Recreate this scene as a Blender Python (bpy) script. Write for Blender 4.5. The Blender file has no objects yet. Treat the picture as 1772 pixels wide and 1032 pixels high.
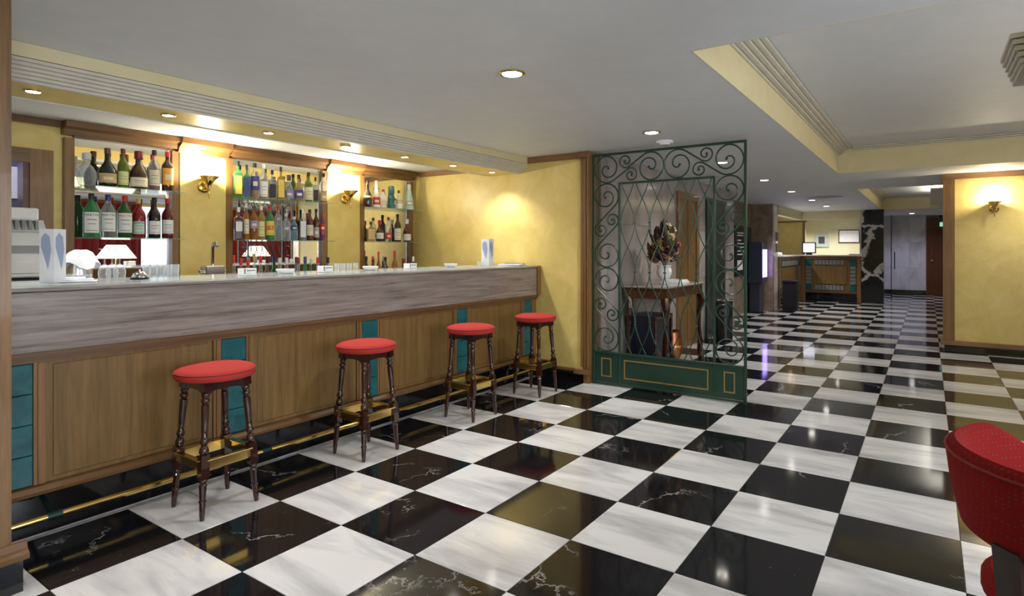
import bpy, bmesh, math, random
from mathutils import Vector, Matrix
random.seed(7)
PI = math.pi
SC = bpy.context.scene
COL = SC.collection
V = Vector

# ---------------------------------------------------------------- camera
FPX, PX, PY, YAW = 1022.0, 919.0, 431.5, 0.5925
CAM = V((-0.8725, -2.878, 1.347))
cd = bpy.data.cameras.new('camera'); cam = bpy.data.objects.new('camera', cd); COL.objects.link(cam)
cd.sensor_width = 36; cd.lens = 36 * FPX / 1772
cd.shift_x = -(PX - 886) / 1772; cd.shift_y = (PY - 516) / 1772
cd.clip_start = 0.05
cam.location = CAM; cam.rotation_euler = (PI/2, 0, YAW - PI/2)
SC.camera = cam
# ---------------------------------------------------------------- exposure, world
SC.view_settings.view_transform = 'Standard'; SC.view_settings.look = 'None'
SC.view_settings.exposure = 0.45; SC.view_settings.gamma = 1
SC.view_settings.use_curve_mapping = False
W = bpy.data.worlds.new('world'); SC.world = W; W.use_nodes = True
W.node_tree.nodes['Background'].inputs[0].default_value = (0.75, 0.82, 1, 1)
W.node_tree.nodes['Background'].inputs[1].default_value = 0.6
# ---------------------------------------------------------------- lights of the room
def area(name, loc, rot, sx, sy, power, col=(1, 1, 1)):
    l = bpy.data.lights.new(name, 'AREA'); l.shape = 'RECTANGLE'; l.size = sx; l.size_y = sy
    l.energy = power; l.color = col
    o = bpy.data.objects.new(name, l); COL.objects.link(o); o.location = loc; o.rotation_euler = rot
    return o
def spot(name, loc, power, ang=120, col=(1, .93, .82), blend=.7, size=.05, rot=(0, 0, 0)):
    l = bpy.data.lights.new(name, 'SPOT'); l.energy = power; l.spot_size = math.radians(ang); l.spot_blend = blend
    l.color = col; l.shadow_soft_size = size
    o = bpy.data.objects.new(name, l); COL.objects.link(o); o.location = loc; o.rotation_euler = rot
    return o
def point(name, loc, power, col=(1, .86, .62), size=.04):
    l = bpy.data.lights.new(name, 'POINT'); l.energy = power; l.color = col; l.shadow_soft_size = size
    o = bpy.data.objects.new(name, l); COL.objects.link(o); o.location = loc
    return o
# daylight entering through the lounge windows
for wx in (-1.9, 1.3):
    area('window_daylight', (wx, -6.02, 1.4), (PI/2, 0, 0), 1.3, 1.7, 58, (.86, .92, 1))

# ---------------------------------------------------------------- pixel helpers (1772x1032 frame)
FW = V((math.cos(YAW), math.sin(YAW), 0)); RT = V((math.sin(YAW), -math.cos(YAW), 0)); UP = V((0, 0, 1))
def ray(x, y): return FW + RT*((x-PX)/FPX) + UP*((PY-y)/FPX)
def onY(x, y, Y): d = ray(x, y); return CAM + d*((Y-CAM.y)/d.y)
def onX(x, y, X): d = ray(x, y); return CAM + d*((X-CAM.x)/d.x)
def onZ(x, y, Z): d = ray(x, y); return CAM + d*((Z-CAM.z)/d.z)
def depth(p): return (V(p)-CAM).dot(FW)

# ---------------------------------------------------------------- materials
MATS = {}
class NT:
    def __init__(s, name):
        s.m = bpy.data.materials.new(name); s.m.use_nodes = True; s.t = s.m.node_tree
        s.b = s.t.nodes['Principled BSDF']; s.out = s.t.nodes['Material Output']
    def n(s, typ, **kw):
        nd = s.t.nodes.new(typ)
        for k, v in kw.items():
            if k in nd.inputs: nd.inputs[k].default_value = v
            else: setattr(nd, k, v)
        return nd
    def l(s, a, b): s.t.links.new(a, b)
    def ramp(s, src, stops):
        r = s.n('ShaderNodeValToRGB'); e = r.color_ramp.elements
        while len(e) < len(stops): e.new(.5)
        for q, (p, c) in zip(e, stops): q.position = p; q.color = (*c, 1)
        s.l(src, r.inputs[0]); return r.outputs[0]
    def bump(s, src, st=.2, dist=.01):
        b = s.n('ShaderNodeBump'); b.inputs['Strength'].default_value = st; b.inputs['Distance'].default_value = dist
        s.l(src, b.inputs['Height']); s.l(b.outputs[0], s.b.inputs['Normal'])
    def coord(s, scale=(1, 1, 1), rnd=False):
        c = s.n('ShaderNodeTexCoord'); mp = s.n('ShaderNodeMapping'); mp.inputs['Scale'].default_value = scale
        s.l(c.outputs['Object'], mp.inputs[0])
        if rnd:
            oi = s.n('ShaderNodeObjectInfo'); ml = s.n('ShaderNodeMath', operation='MULTIPLY'); ml.inputs[1].default_value = 57.0
            s.l(oi.outputs['Random'], ml.inputs[0]); cb = s.n('ShaderNodeCombineXYZ')
            for k in range(3): s.l(ml.outputs[0], cb.inputs[k])
            s.l(cb.outputs[0], mp.inputs['Location'])
        return mp.outputs[0]
def setp(b, rough=.5, metal=0, spec=.5, trans=0, coat=0, emit=None, es=0, sheen=0):
    b.inputs['Roughness'].default_value = rough; b.inputs['Metallic'].default_value = metal
    b.inputs['Specular IOR Level'].default_value = spec; b.inputs['Transmission Weight'].default_value = trans
    b.inputs['Coat Weight'].default_value = coat; b.inputs['Sheen Weight'].default_value = sheen
    if emit: b.inputs['Emission Color'].default_value = (*emit, 1); b.inputs['Emission Strength'].default_value = es
def plain(name, c, rough=.5, metal=0, var=.06, **kw):
    """plain colour with a faint noise in it"""
    if name in MATS: return MATS[name]
    t = NT(name); setp(t.b, rough, metal, **kw)
    nz = t.n('ShaderNodeTexNoise', Scale=9.0, Detail=3.0); t.l(t.coord(), nz.inputs['Vector'])
    t.l(t.ramp(nz.outputs[0], [(.3, tuple(x*(1-var) for x in c)), (.7, tuple(min(1, x*(1+var)) for x in c))]), t.b.inputs['Base Color'])
    MATS[name] = t.m; return t.m
def wood(name, c1, c2, axis='z', rough=.4, scale=1.0, coat=.1):
    if name in MATS: return MATS[name]
    t = NT(name); setp(t.b, rough, coat=coat)
    sc = {'z': (22, 22, 1.3), 'x': (1.3, 22, 22), 'y': (22, 1.3, 22)}[axis]
    v = t.coord(tuple(q*scale for q in sc), True)
    n1 = t.n('ShaderNodeTexNoise', Scale=1.0, Detail=5.0, Roughness=.6, Distortion=.7); t.l(v, n1.inputs['Vector'])
    n2 = t.n('ShaderNodeTexNoise', Scale=6.0, Detail=2.0); t.l(v, n2.inputs['Vector'])
    mx = t.n('ShaderNodeMath', operation='MULTIPLY_ADD'); t.l(n2.outputs[0], mx.inputs[0]); mx.inputs[1].default_value = .4
    t.l(n1.outputs[0], mx.inputs[2])
    t.l(t.ramp(mx.outputs[0], [(.45, c1), (.95, c2)]), t.b.inputs['Base Color'])
    t.bump(mx.outputs[0], .08, .003); MATS[name] = t.m; return t.m
def blackmarble(name='black_marble', rnd=True, rough=.07, scale=1.0):
    if name in MATS: return MATS[name]
    t = NT(name); setp(t.b, rough, spec=.55)
    v = t.coord((scale,)*3, rnd)
    nz = t.n('ShaderNodeTexNoise', Scale=2.6, Detail=7.0, Roughness=.62); t.l(v, nz.inputs['Vector'])
    mxv = t.n('ShaderNodeMix', data_type='VECTOR'); mxv.inputs[0].default_value = .45
    t.l(v, mxv.inputs[4]); t.l(nz.outputs['Color'], mxv.inputs[5])
    vo = t.n('ShaderNodeTexVoronoi', feature='DISTANCE_TO_EDGE', Scale=2.3); t.l(mxv.outputs[1], vo.inputs['Vector'])
    vein = t.ramp(vo.outputs['Distance'], [(0, (1, 1, 1)), (.013, (0, 0, 0))])
    msk = t.n('ShaderNodeTexNoise', Scale=2.2, Detail=2.0); t.l(v, msk.inputs['Vector'])
    mk = t.ramp(msk.outputs[0], [(.52, (0, 0, 0)), (.68, (.8, .8, .8))])
    ml = t.n('ShaderNodeMath', operation='MULTIPLY'); t.l(vein, ml.inputs[0]); t.l(mk, ml.inputs[1])
    sp = t.n('ShaderNodeTexNoise', Scale=38.0, Detail=4.0, Roughness=.7); t.l(v, sp.inputs['Vector'])
    fl = t.ramp(sp.outputs[0], [(.68, (0, 0, 0)), (.8, (.35, .35, .35))])
    ad = t.n('ShaderNodeMath', operation='ADD', use_clamp=True); t.l(ml.outputs[0], ad.inputs[0]); t.l(fl, ad.inputs[1])
    t.l(t.ramp(ad.outputs[0], [(0, (.008, .008, .010)), (1, (.62, .60, .58))]), t.b.inputs['Base Color'])
    MATS[name] = t.m; return t.m
def whitemarble(name, c1=(.54, .54, .555), c2=(.72, .72, .72), rough=.1, rnd=True, stretch=(2.2, .5, 1)):
    if name in MATS: return MATS[name]
    t = NT(name); setp(t.b, rough, spec=.5)
    v = t.coord(stretch, rnd)
    rot = t.n('ShaderNodeVectorRotate', rotation_type='Z_AXIS'); t.l(v, rot.inputs['Vector'])
    if rnd:
        oi = t.n('ShaderNodeObjectInfo'); m2 = t.n('ShaderNodeMath', operation='MULTIPLY'); m2.inputs[1].default_value = 1.0
        t.l(oi.outputs['Random'], m2.inputs[0]); t.l(m2.outputs[0], rot.inputs['Angle'])
    nz = t.n('ShaderNodeTexNoise', Scale=2.6, Detail=8.0, Roughness=.6, Distortion=.5); t.l(rot.outputs[0], nz.inputs['Vector'])
    t.l(t.ramp(nz.outputs[0], [(.28, tuple(x*.72 for x in c1)), (.42, c1), (.56, c2)]), t.b.inputs['Base Color'])
    MATS[name] = t.m; return t.m
def stucco(name, c1, c2, rough=.35, sc=2.2):
    if name in MATS: return MATS[name]
    t = NT(name); setp(t.b, rough, spec=.4)
    v = t.coord((1, 1, 1))
    nz = t.n('ShaderNodeTexNoise', Scale=sc*2, Detail=6.0, Roughness=.65, Distortion=.6); t.l(v, nz.inputs['Vector'])
    t.l(t.ramp(nz.outputs[0], [(.32, c1), (.68, c2)]), t.b.inputs['Base Color'])
    t.bump(nz.outputs[0], .05, .004); MATS[name] = t.m; return t.m
def travertine():
    t = NT('travertine'); setp(t.b, .28)
    v = t.coord((1.3, 9, 26))
    nz = t.n('ShaderNodeTexNoise', Scale=1.6, Detail=9.0, Roughness=.68, Distortion=.35); t.l(v, nz.inputs['Vector'])
    c = t.ramp(nz.outputs[0], [(.3, (.10, .082, .072)), (.42, (.215, .178, .160)), (.62, (.33, .285, .26))])
    pit = t.n('ShaderNodeTexNoise', Scale=5.0, Detail=4.0); t.l(v, pit.inputs['Vector'])
    p = t.ramp(pit.outputs[0], [(.28, (.45, .42, .40)), (.34, (1, 1, 1))])
    mx = t.n('ShaderNodeMix', data_type='RGBA', blend_type='MULTIPLY'); mx.inputs[0].default_value = 1
    t.l(c, mx.inputs[6]); t.l(p, mx.inputs[7]); t.l(mx.outputs[2], t.b.inputs['Base Color'])
    t.bump(pit.outputs[0], .1, .003); return t.m
def fabric(name, c, dot, sc=46):
    t = NT(name); setp(t.b, .85, spec=.15, sheen=0)
    v = t.coord((1, 1, 1))
    vo = t.n('ShaderNodeTexVoronoi', Scale=float(sc), Randomness=.15); t.l(v, vo.inputs['Vector'])
    nz = t.n('ShaderNodeTexNoise', Scale=260.0, Detail=1.0); t.l(v, nz.inputs['Vector'])
    a = t.ramp(vo.outputs['Distance'], [(.20, (1, 1, 1)), (.27, (0, 0, 0))])
    mx = t.n('ShaderNodeMix', data_type='RGBA'); t.l(a, mx.inputs[0])
    mx.inputs[6].default_value = (*c, 1); mx.inputs[7].default_value = (*dot, 1)
    t.l(mx.outputs[2], t.b.inputs['Base Color']); t.bump(nz.outputs[0], .35, .002); return t.m
def glass(name, c, fac=.25, rough=.03):
    """clear or tinted glass: tinted see-through body with a glossy skin"""
    if name in MATS: return MATS[name]
    t = NT(name); setp(t.b, rough, spec=.8)
    t.b.inputs['Base Color'].default_value = (*[x*.8 for x in c], 1)
    tr = t.n('ShaderNodeBsdfTransparent'); tr.inputs[0].default_value = (*c, 1)
    lw = t.n('ShaderNodeLayerWeight', Blend=.35); ad = t.n('ShaderNodeMath', operation='MULTIPLY_ADD', use_clamp=True)
    t.l(lw.outputs['Facing'], ad.inputs[0]); ad.inputs[1].default_value = .55; ad.inputs[2].default_value = fac
    mx = t.n('ShaderNodeMixShader'); t.l(ad.outputs[0], mx.inputs[0]); t.l(tr.outputs[0], mx.inputs[1]); t.l(t.b.outputs[0], mx.inputs[2])
    t.l(mx.outputs[0], t.out.inputs[0]); MATS[name] = t.m; return t.m
def emis(name, c, st):
    if name in MATS: return MATS[name]
    t = NT(name); setp(t.b, .5, emit=c, es=st); t.b.inputs['Base Color'].default_value = (*c, 1); MATS[name] = t.m; return t.m

M_BLACK = blackmarble(); M_WHITE = whitemarble('white_marble_tile')
M_BLACKF = blackmarble('black_marble_slab', False, .1)
M_YEL = stucco('yellow_stucco', (.66, .51, .15), (.77, .62, .24))
M_CREAM = stucco('cream_paint', (.66, .58, .34), (.70, .63, .40), .5)
M_CEIL = stucco('ceiling_plaster', (.64, .66, .67), (.68, .70, .71), .6)
M_MOULD = plain('plaster_moulding', (.60, .57, .48), .5)
M_OAK = wood('oak_panel', (.125, .068, .018), (.235, .135, .042), 'z', .4)
M_OAKX = wood('oak_rail_x', (.105, .05, .017), (.20, .104, .037), 'x', .35)
M_OAKZ = wood('oak_trim', (.15, .074, .024), (.28, .152, .054), 'z', .35)
M_OAKY = wood('oak_rail_y', (.16, .078, .028), (.31, .165, .066), 'y', .35)
M_MAHO = wood('mahogany', (.016, .004, .0025), (.05, .012, .006), 'z', .15, 1, .6)
M_DOOR = wood('dark_red_door', (.06, .016, .007), (.13, .04, .018), 'z', .3)
M_TRAV = travertine()
M_TEAL = stucco('teal_glaze', (.006, .068, .085), (.02, .145, .165), .25, 5)
M_BRASS = plain('brass', (.72, .52, .17), .16, 1)
M_CHROME = plain('chrome', (.78, .78, .80), .08, 1)
M_STEEL = plain('steel', (.62, .62, .64), .2, 1)
M_RED = fabric('red_fabric', (.42, .038, .032), (.33, .06, .04))
M_REDC = fabric('red_chair_fabric', (.21, .007, .007), (.13, .05, .03), 85)
M_PIPE = plain('red_piping', (.22, .01, .01), .7)
M_GREEN = plain('green_iron', (.013, .046, .031), .35)
M_GILT = plain('gilt_line', (.26, .17, .05), .4)
M_MIRROR = plain('mirror_silver', (.86, .88, .87), .01, 1, var=.0)
M_GLASS = glass('shelf_glass', (.86, .95, .92), .06)
M_PAPER = plain('white_paper', (.82, .83, .86), .6)
M_BLUE = plain('blue_print', (.36, .43, .60), .6)
M_PORC = plain('white_porcelain', (.85, .86, .88), .15)
M_CLOTH = plain('white_cloth', (.83, .84, .87), .8)
M_DARK = plain('dark_plastic', (.012, .012, .016), .35)
M_GREY = plain('grey_plastic', (.62, .64, .63), .45)
M_CRYST = glass('crystal', (.95, .97, .98), .16)
M_BROWNM = stucco('brown_marble', (.20, .145, .10), (.34, .26, .19), .15, 3)
M_PINKM = whitemarble('pink_white_marble', (.30, .262, .25), (.37, .33, .315), .15, True, (1, 1, .6))
M_COPPER = plain('copper', (.40, .15, .07), .35, 1)
M_MARBW = whitemarble('lilac_white_marble', (.50, .48, .50), (.62, .60, .62), .15, True, (1, 1, .6))
M_LAMP = emis('lamp_glow', (1, .95, .85), 14)

def colmarble():
    t = NT('column_marble'); setp(t.b, .12)
    v = t.coord((1, 1, 1))
    nz = t.n('ShaderNodeTexNoise', Scale=3.0, Detail=8.0, Roughness=.65); t.l(v, nz.inputs['Vector'])
    mp = t.n('ShaderNodeMix', data_type='VECTOR'); mp.inputs[0].default_value = .3; t.l(v, mp.inputs[4]); t.l(nz.outputs['Color'], mp.inputs[5])
    vo = t.n('ShaderNodeTexVoronoi', feature='DISTANCE_TO_EDGE', Scale=1.9); t.l(mp.outputs[1], vo.inputs['Vector'])
    t.l(t.ramp(vo.outputs['Distance'], [(.0, (.55, .53, .50)), (.045, (.40, .39, .38)), (.06, (.012, .014, .018)), (1, (.008, .010, .014))]), t.b.inputs['Base Color'])
    return t.m
M_COLM = colmarble()
# ---------------------------------------------------------------- geometry helpers
class MB:
    def __init__(s): s.v = []; s.f = []
    def add(s, vs, fs):
        o = len(s.v); s.v += [V(q) for q in vs]; s.f += [tuple(i+o for i in f) for f in fs]; return s
    def box(s, x0, x1, y0, y1, z0, z1):
        return s.add([(x0,y0,z0),(x1,y0,z0),(x1,y1,z0),(x0,y1,z0),(x0,y0,z1),(x1,y0,z1),(x1,y1,z1),(x0,y1,z1)],
                     [(0,3,2,1),(4,5,6,7),(0,1,5,4),(1,2,6,5),(2,3,7,6),(3,0,4,7)])
    def bbox(s, x0, x1, y0, y1, z0, z1, b=.004):
        """box with chamfered edges"""
        bm = bmesh.new(); bmesh.ops.create_cube(bm, size=1)
        for q in bm.verts: q.co = V(((x0+x1)/2+q.co.x*(x1-x0), (y0+y1)/2+q.co.y*(y1-y0), (z0+z1)/2+q.co.z*(z1-z0)))
        bmesh.ops.bevel(bm, geom=list(bm.edges), offset=b, segments=1, affect='EDGES')
        bm.verts.index_update(); s.add([q.co.copy() for q in bm.verts], [[q.index for q in f.verts] for f in bm.faces]); bm.free(); return s
    def lathe(s, prof, n=20, M=None, sx=1, sy=1):
        """prof: (radius, z) from bottom to top; optional 4x4 placement"""
        M = M or Matrix(); vs = []; fs = []; k = len(prof)
        for r, z in prof:
            for i in range(n):
                a = 2*PI*i/n; vs.append(M @ V((r*math.cos(a)*sx, r*math.sin(a)*sy, z)))
        for j in range(k-1):
            for i in range(n):
                fs.append((j*n+i, j*n+(i+1)%n, (j+1)*n+(i+1)%n, (j+1)*n+i))
        fs.append(tuple(range(n-1, -1, -1))); fs.append(tuple((k-1)*n+i for i in range(n)))
        return s.add(vs, fs)
    def tube(s, pts, r, n=6, rr=None):
        pts = [V(p) for p in pts]; vs = []; fs = []; k = len(pts); u = None
        for j, p in enumerate(pts):
            d = (pts[min(j+1, k-1)]-pts[max(j-1, 0)]).normalized()
            if u is None: u = d.orthogonal().normalized()
            u = (u-d*u.dot(d)).normalized(); w = d.cross(u); q = rr[j] if rr else r
            for i in range(n):
                a = 2*PI*(i+.5)/n; vs.append(p+(u*math.cos(a)+w*math.sin(a))*q)
        for j in range(k-1):
            for i in range(n): fs.append((j*n+i, j*n+(i+1)%n, (j+1)*n+(i+1)%n, (j+1)*n+i))
        fs.append(tuple(range(n-1, -1, -1))); fs.append(tuple((k-1)*n+i for i in range(n)))
        return s.add(vs, fs)
    def extrude(s, prof, axis, a, b):
        """closed 2-D outline swept along an axis; prof is (y,z) for x, (x,z) for y, (x,y) for z"""
        n = len(prof)
        def P(q, t): return {'x': (t, q[0], q[1]), 'y': (q[0], t, q[1]), 'z': (q[0], q[1], t)}[axis]
        vs = [P(q, a) for q in prof]+[P(q, b) for q in prof]
        fs = [(i, (i+1)%n, n+(i+1)%n, n+i) for i in range(n)]+[tuple(range(n-1, -1, -1)), tuple(range(n, 2*n))]
        return s.add(vs, fs)
    def ball(s, c, r, n=10, sx=1, sy=1, sz=1):
        pr = [(max(.0005, r*math.sin(PI*j/n)), -r*math.cos(PI*j/n)*sz) for j in range(n+1)]
        return s.lathe(pr, n+4, Matrix.Translation(V(c)), sx, sy)
    def mesh(s, name, mat, smooth=False):
        me = bpy.data.meshes.new(name); me.from_pydata([tuple(q) for q in s.v], [], s.f)
        bm = bmesh.new(); bm.from_mesh(me); bmesh.ops.recalc_face_normals(bm, faces=bm.faces); bm.to_mesh(me); bm.free()
        me.materials.append(mat)
        if smooth:
            for p in me.polygons: p.use_smooth = True
            try: me.set_sharp_from_angle(angle=math.radians(40))
            except Exception: pass
        return me
    def build(s, name, mat, parent=None, smooth=False, world=True):
        """link as one mesh object; world coordinates are made local to the parent's place"""
        if parent is not None and world:
            o = root_loc(parent); s.v = [q-o for q in s.v]
        ob = bpy.data.objects.new(name, s.mesh(name, mat, smooth)); COL.objects.link(ob)
        if parent is not None: ob.parent = parent
        return ob
def root_loc(o):
    l = V((0, 0, 0))
    while o is not None: l += V(o.location); o = o.parent
    return l
def link(name, me, parent=None, loc=(0, 0, 0), rot=(0, 0, 0)):
    ob = bpy.data.objects.new(name, me); COL.objects.link(ob); ob.location = loc; ob.rotation_euler = rot
    if parent is not None: ob.parent = parent
    return ob
def tag(o, label, cat, group=None):
    o['label'] = label; o['category'] = cat
    if group: o['group'] = group
    return o
def thing(name, label, cat, loc=(0, 0, 0), group=None, rotz=0):
    o = bpy.data.objects.new(name, None); COL.objects.link(o); o.location = loc; o.rotation_euler = (0, 0, rotz)
    o.empty_display_size = .1
    return tag(o, label, cat, group)
def struct(o, label=None):
    o['kind'] = 'structure'
    if label: o['label'] = label
    return o
def sbox(name, mat, x0, x1, y0, y1, z0, z1, label=None, parent=None):
    o = MB().box(x0, x1, y0, y1, z0, z1).build(name, mat, parent)
    if parent is None: struct(o, label)
    return o
def textmesh(txt, size, mat, bend=None):
    """flat lettering as a mesh in x (right) and z (up); bend wraps it on a cylinder of that radius facing -y"""
    cu = bpy.data.curves.new('t', 'FONT'); cu.body = txt; cu.size = size; cu.align_x = 'CENTER'; cu.align_y = 'CENTER'; cu.resolution_u = 2
    ob = bpy.data.objects.new('t', cu); COL.objects.link(ob)
    bpy.context.view_layer.update()
    me = bpy.data.meshes.new_from_object(ob.evaluated_get(bpy.context.evaluated_depsgraph_get()))
    bpy.data.objects.remove(ob); bpy.data.curves.remove(cu)
    for q in me.vertices:
        x, y = q.co.x, q.co.y
        q.co = (bend*math.sin(x/bend), -bend*math.cos(x/bend), y) if bend else (x, 0, y)
    me.materials.clear(); me.materials.append(mat); return me

# ================================================================ THE SETTING
H = 2.33; T = .5; YB_ = 2.41
XE = 4.38                       # yellow end wall and iron screen
# ---- floor: slab with single marble tiles
floor = sbox('floor', plain('grout', (.05, .05, .05), .5), -4.2, 20.2, -6.3, 2.6, -.12, -.004, 'polished black and white marble chequerboard floor')
def tile_mesh(mat, x, y):
    return MB().bbox(.0012, x-.0012, .0012, y-.0012, -.016, 0, .0012).mesh('tile', mat)
TM = {0: tile_mesh(M_WHITE, T, T), 1: tile_mesh(M_BLACK, T, T)}
TB = {0: tile_mesh(M_WHITE, T, .565), 1: tile_mesh(M_BLACK, T, .565)}
cand = []; rest = {0: MB(), 1: MB()}
for i in range(-8, 40):
    for j in range(-5, 12):
        x0, y0 = i*T, -(j+1)*T
        if j < 0 and x0 < XE and j < -1: continue
        if x0 < XE+.4 and j < -1: continue
        if j < -1 and x0 > 13: continue
        ctr = V((x0+T/2, y0+T/2, 0)); z = depth(ctr); c = (i+j) % 2
        vis = False
        if z > .9:
            px = PX+FPX*(ctr-CAM).dot(RT)/z; py = PY+FPX*CAM.z/z
            vis = -250 < px < 2000 and py < 1250 and z < 11
        if vis and y0 > -4.2: cand.append((z, i, j, c))
        else: rest[c].box(x0+.0012, x0+T-.0012, y0+.0012, y0+T-.0012, -.016, 0)
cand.sort()
for n, (z, i, j, c) in enumerate(cand):
    if n < 290:
        first = (j == -1 and i*T < XE)
        link('tile', (TB if first else TM)[c], floor, (i*T, -(j+1)*T, 0))
    else: rest[c].box(i*T+.0012, i*T+T-.0012, -(j+1)*T+.0012, -j*T-.0012, -.016, 0)
for c in rest:
    o = rest[c].build('far_tiles', (M_WHITE, M_BLACK)[c], floor); o['kind'] = 'stuff'
MB().box(-4.2, XE, .567, .613, -.016, 0).build('border_strip', M_WHITE, floor)
MB().box(-4.2, XE, .615, 2.5, -.016, 0).build('border_band', M_BLACKF, floor)

# ---- ceiling with two raised coffers, and the beam over the bar
C1 = (2.0, 7.7, -4.7, -1.9); C2 = (10.1, 16.2, -3.1, -1.9)
ceil = MB()
for x0, x1, y0, y1 in [(-4.2, 20.2, C1[3], 2.6), (-4.2, C1[0], -6.3, C1[3]), (C1[1], C2[0], -6.3, C1[3]), (C2[1], 20.2, -6.3, C1[3]),
                       (C1[0], C1[1], -6.3, C1[2]), (C2[0], C2[1], -6.3, C2[2])]:
    ceil.box(x0, x1, y0, y1, H, H+.05)
ceiling = struct(ceil.build('ceiling', M_CEIL), 'pale grey plaster ceiling with raised coffers')
def coffer(c, top):
    x0, x1, y0, y1 = c
    MB().box(x0-.05, x1+.05, y0-.05, y1+.05, top, top+.05).build('coffer_top', M_CEIL, ceiling)
    w = MB().box(x0, x1, y1-.006, y1, H-.001, top).box(x0, x1, y0, y0+.006, H-.001, top).box(x0, x0+.006, y0, y1, H-.001, top).box(x1-.006, x1, y0, y1, H-.001, top)
    w.build('coffer_side', M_CREAM, ceiling)
    n = 5
    for k in range(n):
        z0 = top-.022*(n-k); e = .022+.032*k
        b = MB().box(x0, x1, y1-e, y1-.001, z0, z0+.016)
        b.build('moulding_step', M_MOULD, ceiling)
    for k in range(3):
        z0 = top-.018*(3-k); e = .02+.02*k
        MB().box(x1-e, x1-.001, y0, y1-.18, z0, z0+.014).build('moulding_step', M_MOULD, ceiling)
coffer(C1, 2.66); coffer(C2, 2.64)
bm_ = MB().extrude([(.70, H-.001), (.70, 2.26), (.83, 2.17), (1.21, 2.17), (1.21, H-.001)], 'x', -4.1, XE)
beam = struct(bm_.build('trim_1', M_YEL), 'yellow ceiling beam running above the bar')
MB().box(-4.1, XE-.001, .685, .70, 2.262, H-.001).build('beam_fascia', M_CREAM, beam)
for k in range(6):
    y0 = .688+.022*k; z0 = 2.252-.0155*k
    MB().box(-4.1, XE-.001, y0, y0+.03, z0-.0085, z0+.006).build('beam_moulding', M_MOULD, beam)
MB().box(-4.1, XE-.001, 1.205, 1.225, 2.165, 2.19).build('beam_edge', M_CEIL, beam)

HB = 2.288
MB().box(-4.1, XE-.001, 1.212, YB_-.001, HB, H-.001).build('ceiling_drop', M_CEIL, ceiling)
# ---- walls
OFX0 = -.05; OFX1 = .60          # opening in the back wall on the far left
YB = 2.41
wb = MB().box(OFX1+.0, XE, YB, YB+.12, 0, H).box(-4.2, OFX0-.9, YB, YB+.12, 0, H).box(OFX0-.9, OFX1, YB, YB+.12, 2.05, H)
struct(wb.build('wall_back', M_YEL), 'yellow back wall behind the bar')
sbox('wall_end', M_YEL, XE, XE+.14, -.0, YB+.12, 0, H, 'yellow stucco end wall where the bar stops')
sbox('wall_left', M_YEL, -4.2, -4.08, -6.3, 2.5, 0, H)
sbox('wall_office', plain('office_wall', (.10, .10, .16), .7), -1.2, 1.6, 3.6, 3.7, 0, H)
# marble wall along the corridor, slab by slab
YM = -.10
wm = sbox('wall_marble', plain('marble_joint', (.20, .18, .17), .5), XE+.15, 9.5, YM+.012, YM+.14, 0, H, 'pinkish white marble wall behind the iron screen')
D1 = (6.70, 7.56); D2 = (7.93, 8.97)
for (x0, x1) in ((4.535, 5.0), (5.0, 5.85), (5.85, D1[0]), (D1[1], D2[0]), (D2[1], 9.5)):
    for (z0, z1) in ((0, .93), (.93, 1.62), (1.62, H)):
        MB().box(x0+.002, x1-.002, YM, YM+.012, z0+.002, z1-.002).build('slab', M_PINKM, wm)
for (x0, x1) in (D1, D2): MB().box(x0, x1, YM, YM+.012, 2.13, H-.002).build('slab', M_PINKM, wm)
d1 = struct(MB().box(D1[0], D1[1], YM-.01, YM+.011, 0, 2.12).build('door_1', M_OAK), 'light oak door in the marble wall')
f = MB().box(D1[0]-.0, D1[0]+.09, YM-.03, YM-.01, 0, 2.12).box(D1[1]-.09, D1[1], YM-.03, YM-.01, 0, 2.12).box(D1[0]+.09, D1[1]-.09, YM-.03, YM-.01, 2.03, 2.12)
f.build('door_frame', M_OAKZ, d1)
MB().box(D1[0]+.42, D1[0]+.45, YM-.022, YM-.01, 0, 2.03).build('cover_strip', M_OAKZ, d1)
d2 = struct(MB().box(D2[0], D2[1], YM-.004, YM+.011, 0, 2.12).build('door_2', plain('dark_green_door', (.006, .012, .014), .3)), 'almost black doorway in the marble wall')
MB().box(D2[0], D2[0]+.10, YM-.03, YM-.004, 0, 2.12).box(D2[0]+.1, D2[1], YM-.03, YM-.004, 2.06, 2.12).build('door_frame', plain('deep_green_frame', (.008, .035, .035), .3), d2)
sbox('wall_recess', M_BROWNM, 9.5, 12.66, .35, .45, 0, H, 'brown marble wall of the corridor recess')
sbox('wall_pier', M_PINKM, 9.38, 9.5, YM+.14, .35, 0, H)
sbox('wall_return', M_BROWNM, 12.66, 12.80, -.08, .45, 0, H, 'brown marble pier before the reception desk')
sbox('wall_reception_side', M_MARBW, 12.80, 13.15, -.08, .05, 0, H)
# reception alcove
M_CREAML = stucco('reception_cream', (.68, .66, .44), (.74, .72, .50), .5)
sbox('wall_reception_back', M_CREAML, 18.3, 18.4, -1.5, 2.6, 0, H, 'cream wall behind the reception desk')
sbox('wall_reception_left', M_YEL, 13.15, 18.3, 2.0, 2.1, 0, H)
sbox('trim_2', M_CREAM, 13.15, 16.1, -.10, .05, 2.12, H-.001)
sbox('trim_3', M_CREAM, 16.0, 16.12, -1.47, -.10, 2.12, H-.001)
colm = sbox('wall_column', M_COLM, 16.0, 16.5, -1.96, -1.48, 0, H-.001, 'black veined marble column beside the reception desk')
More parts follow.
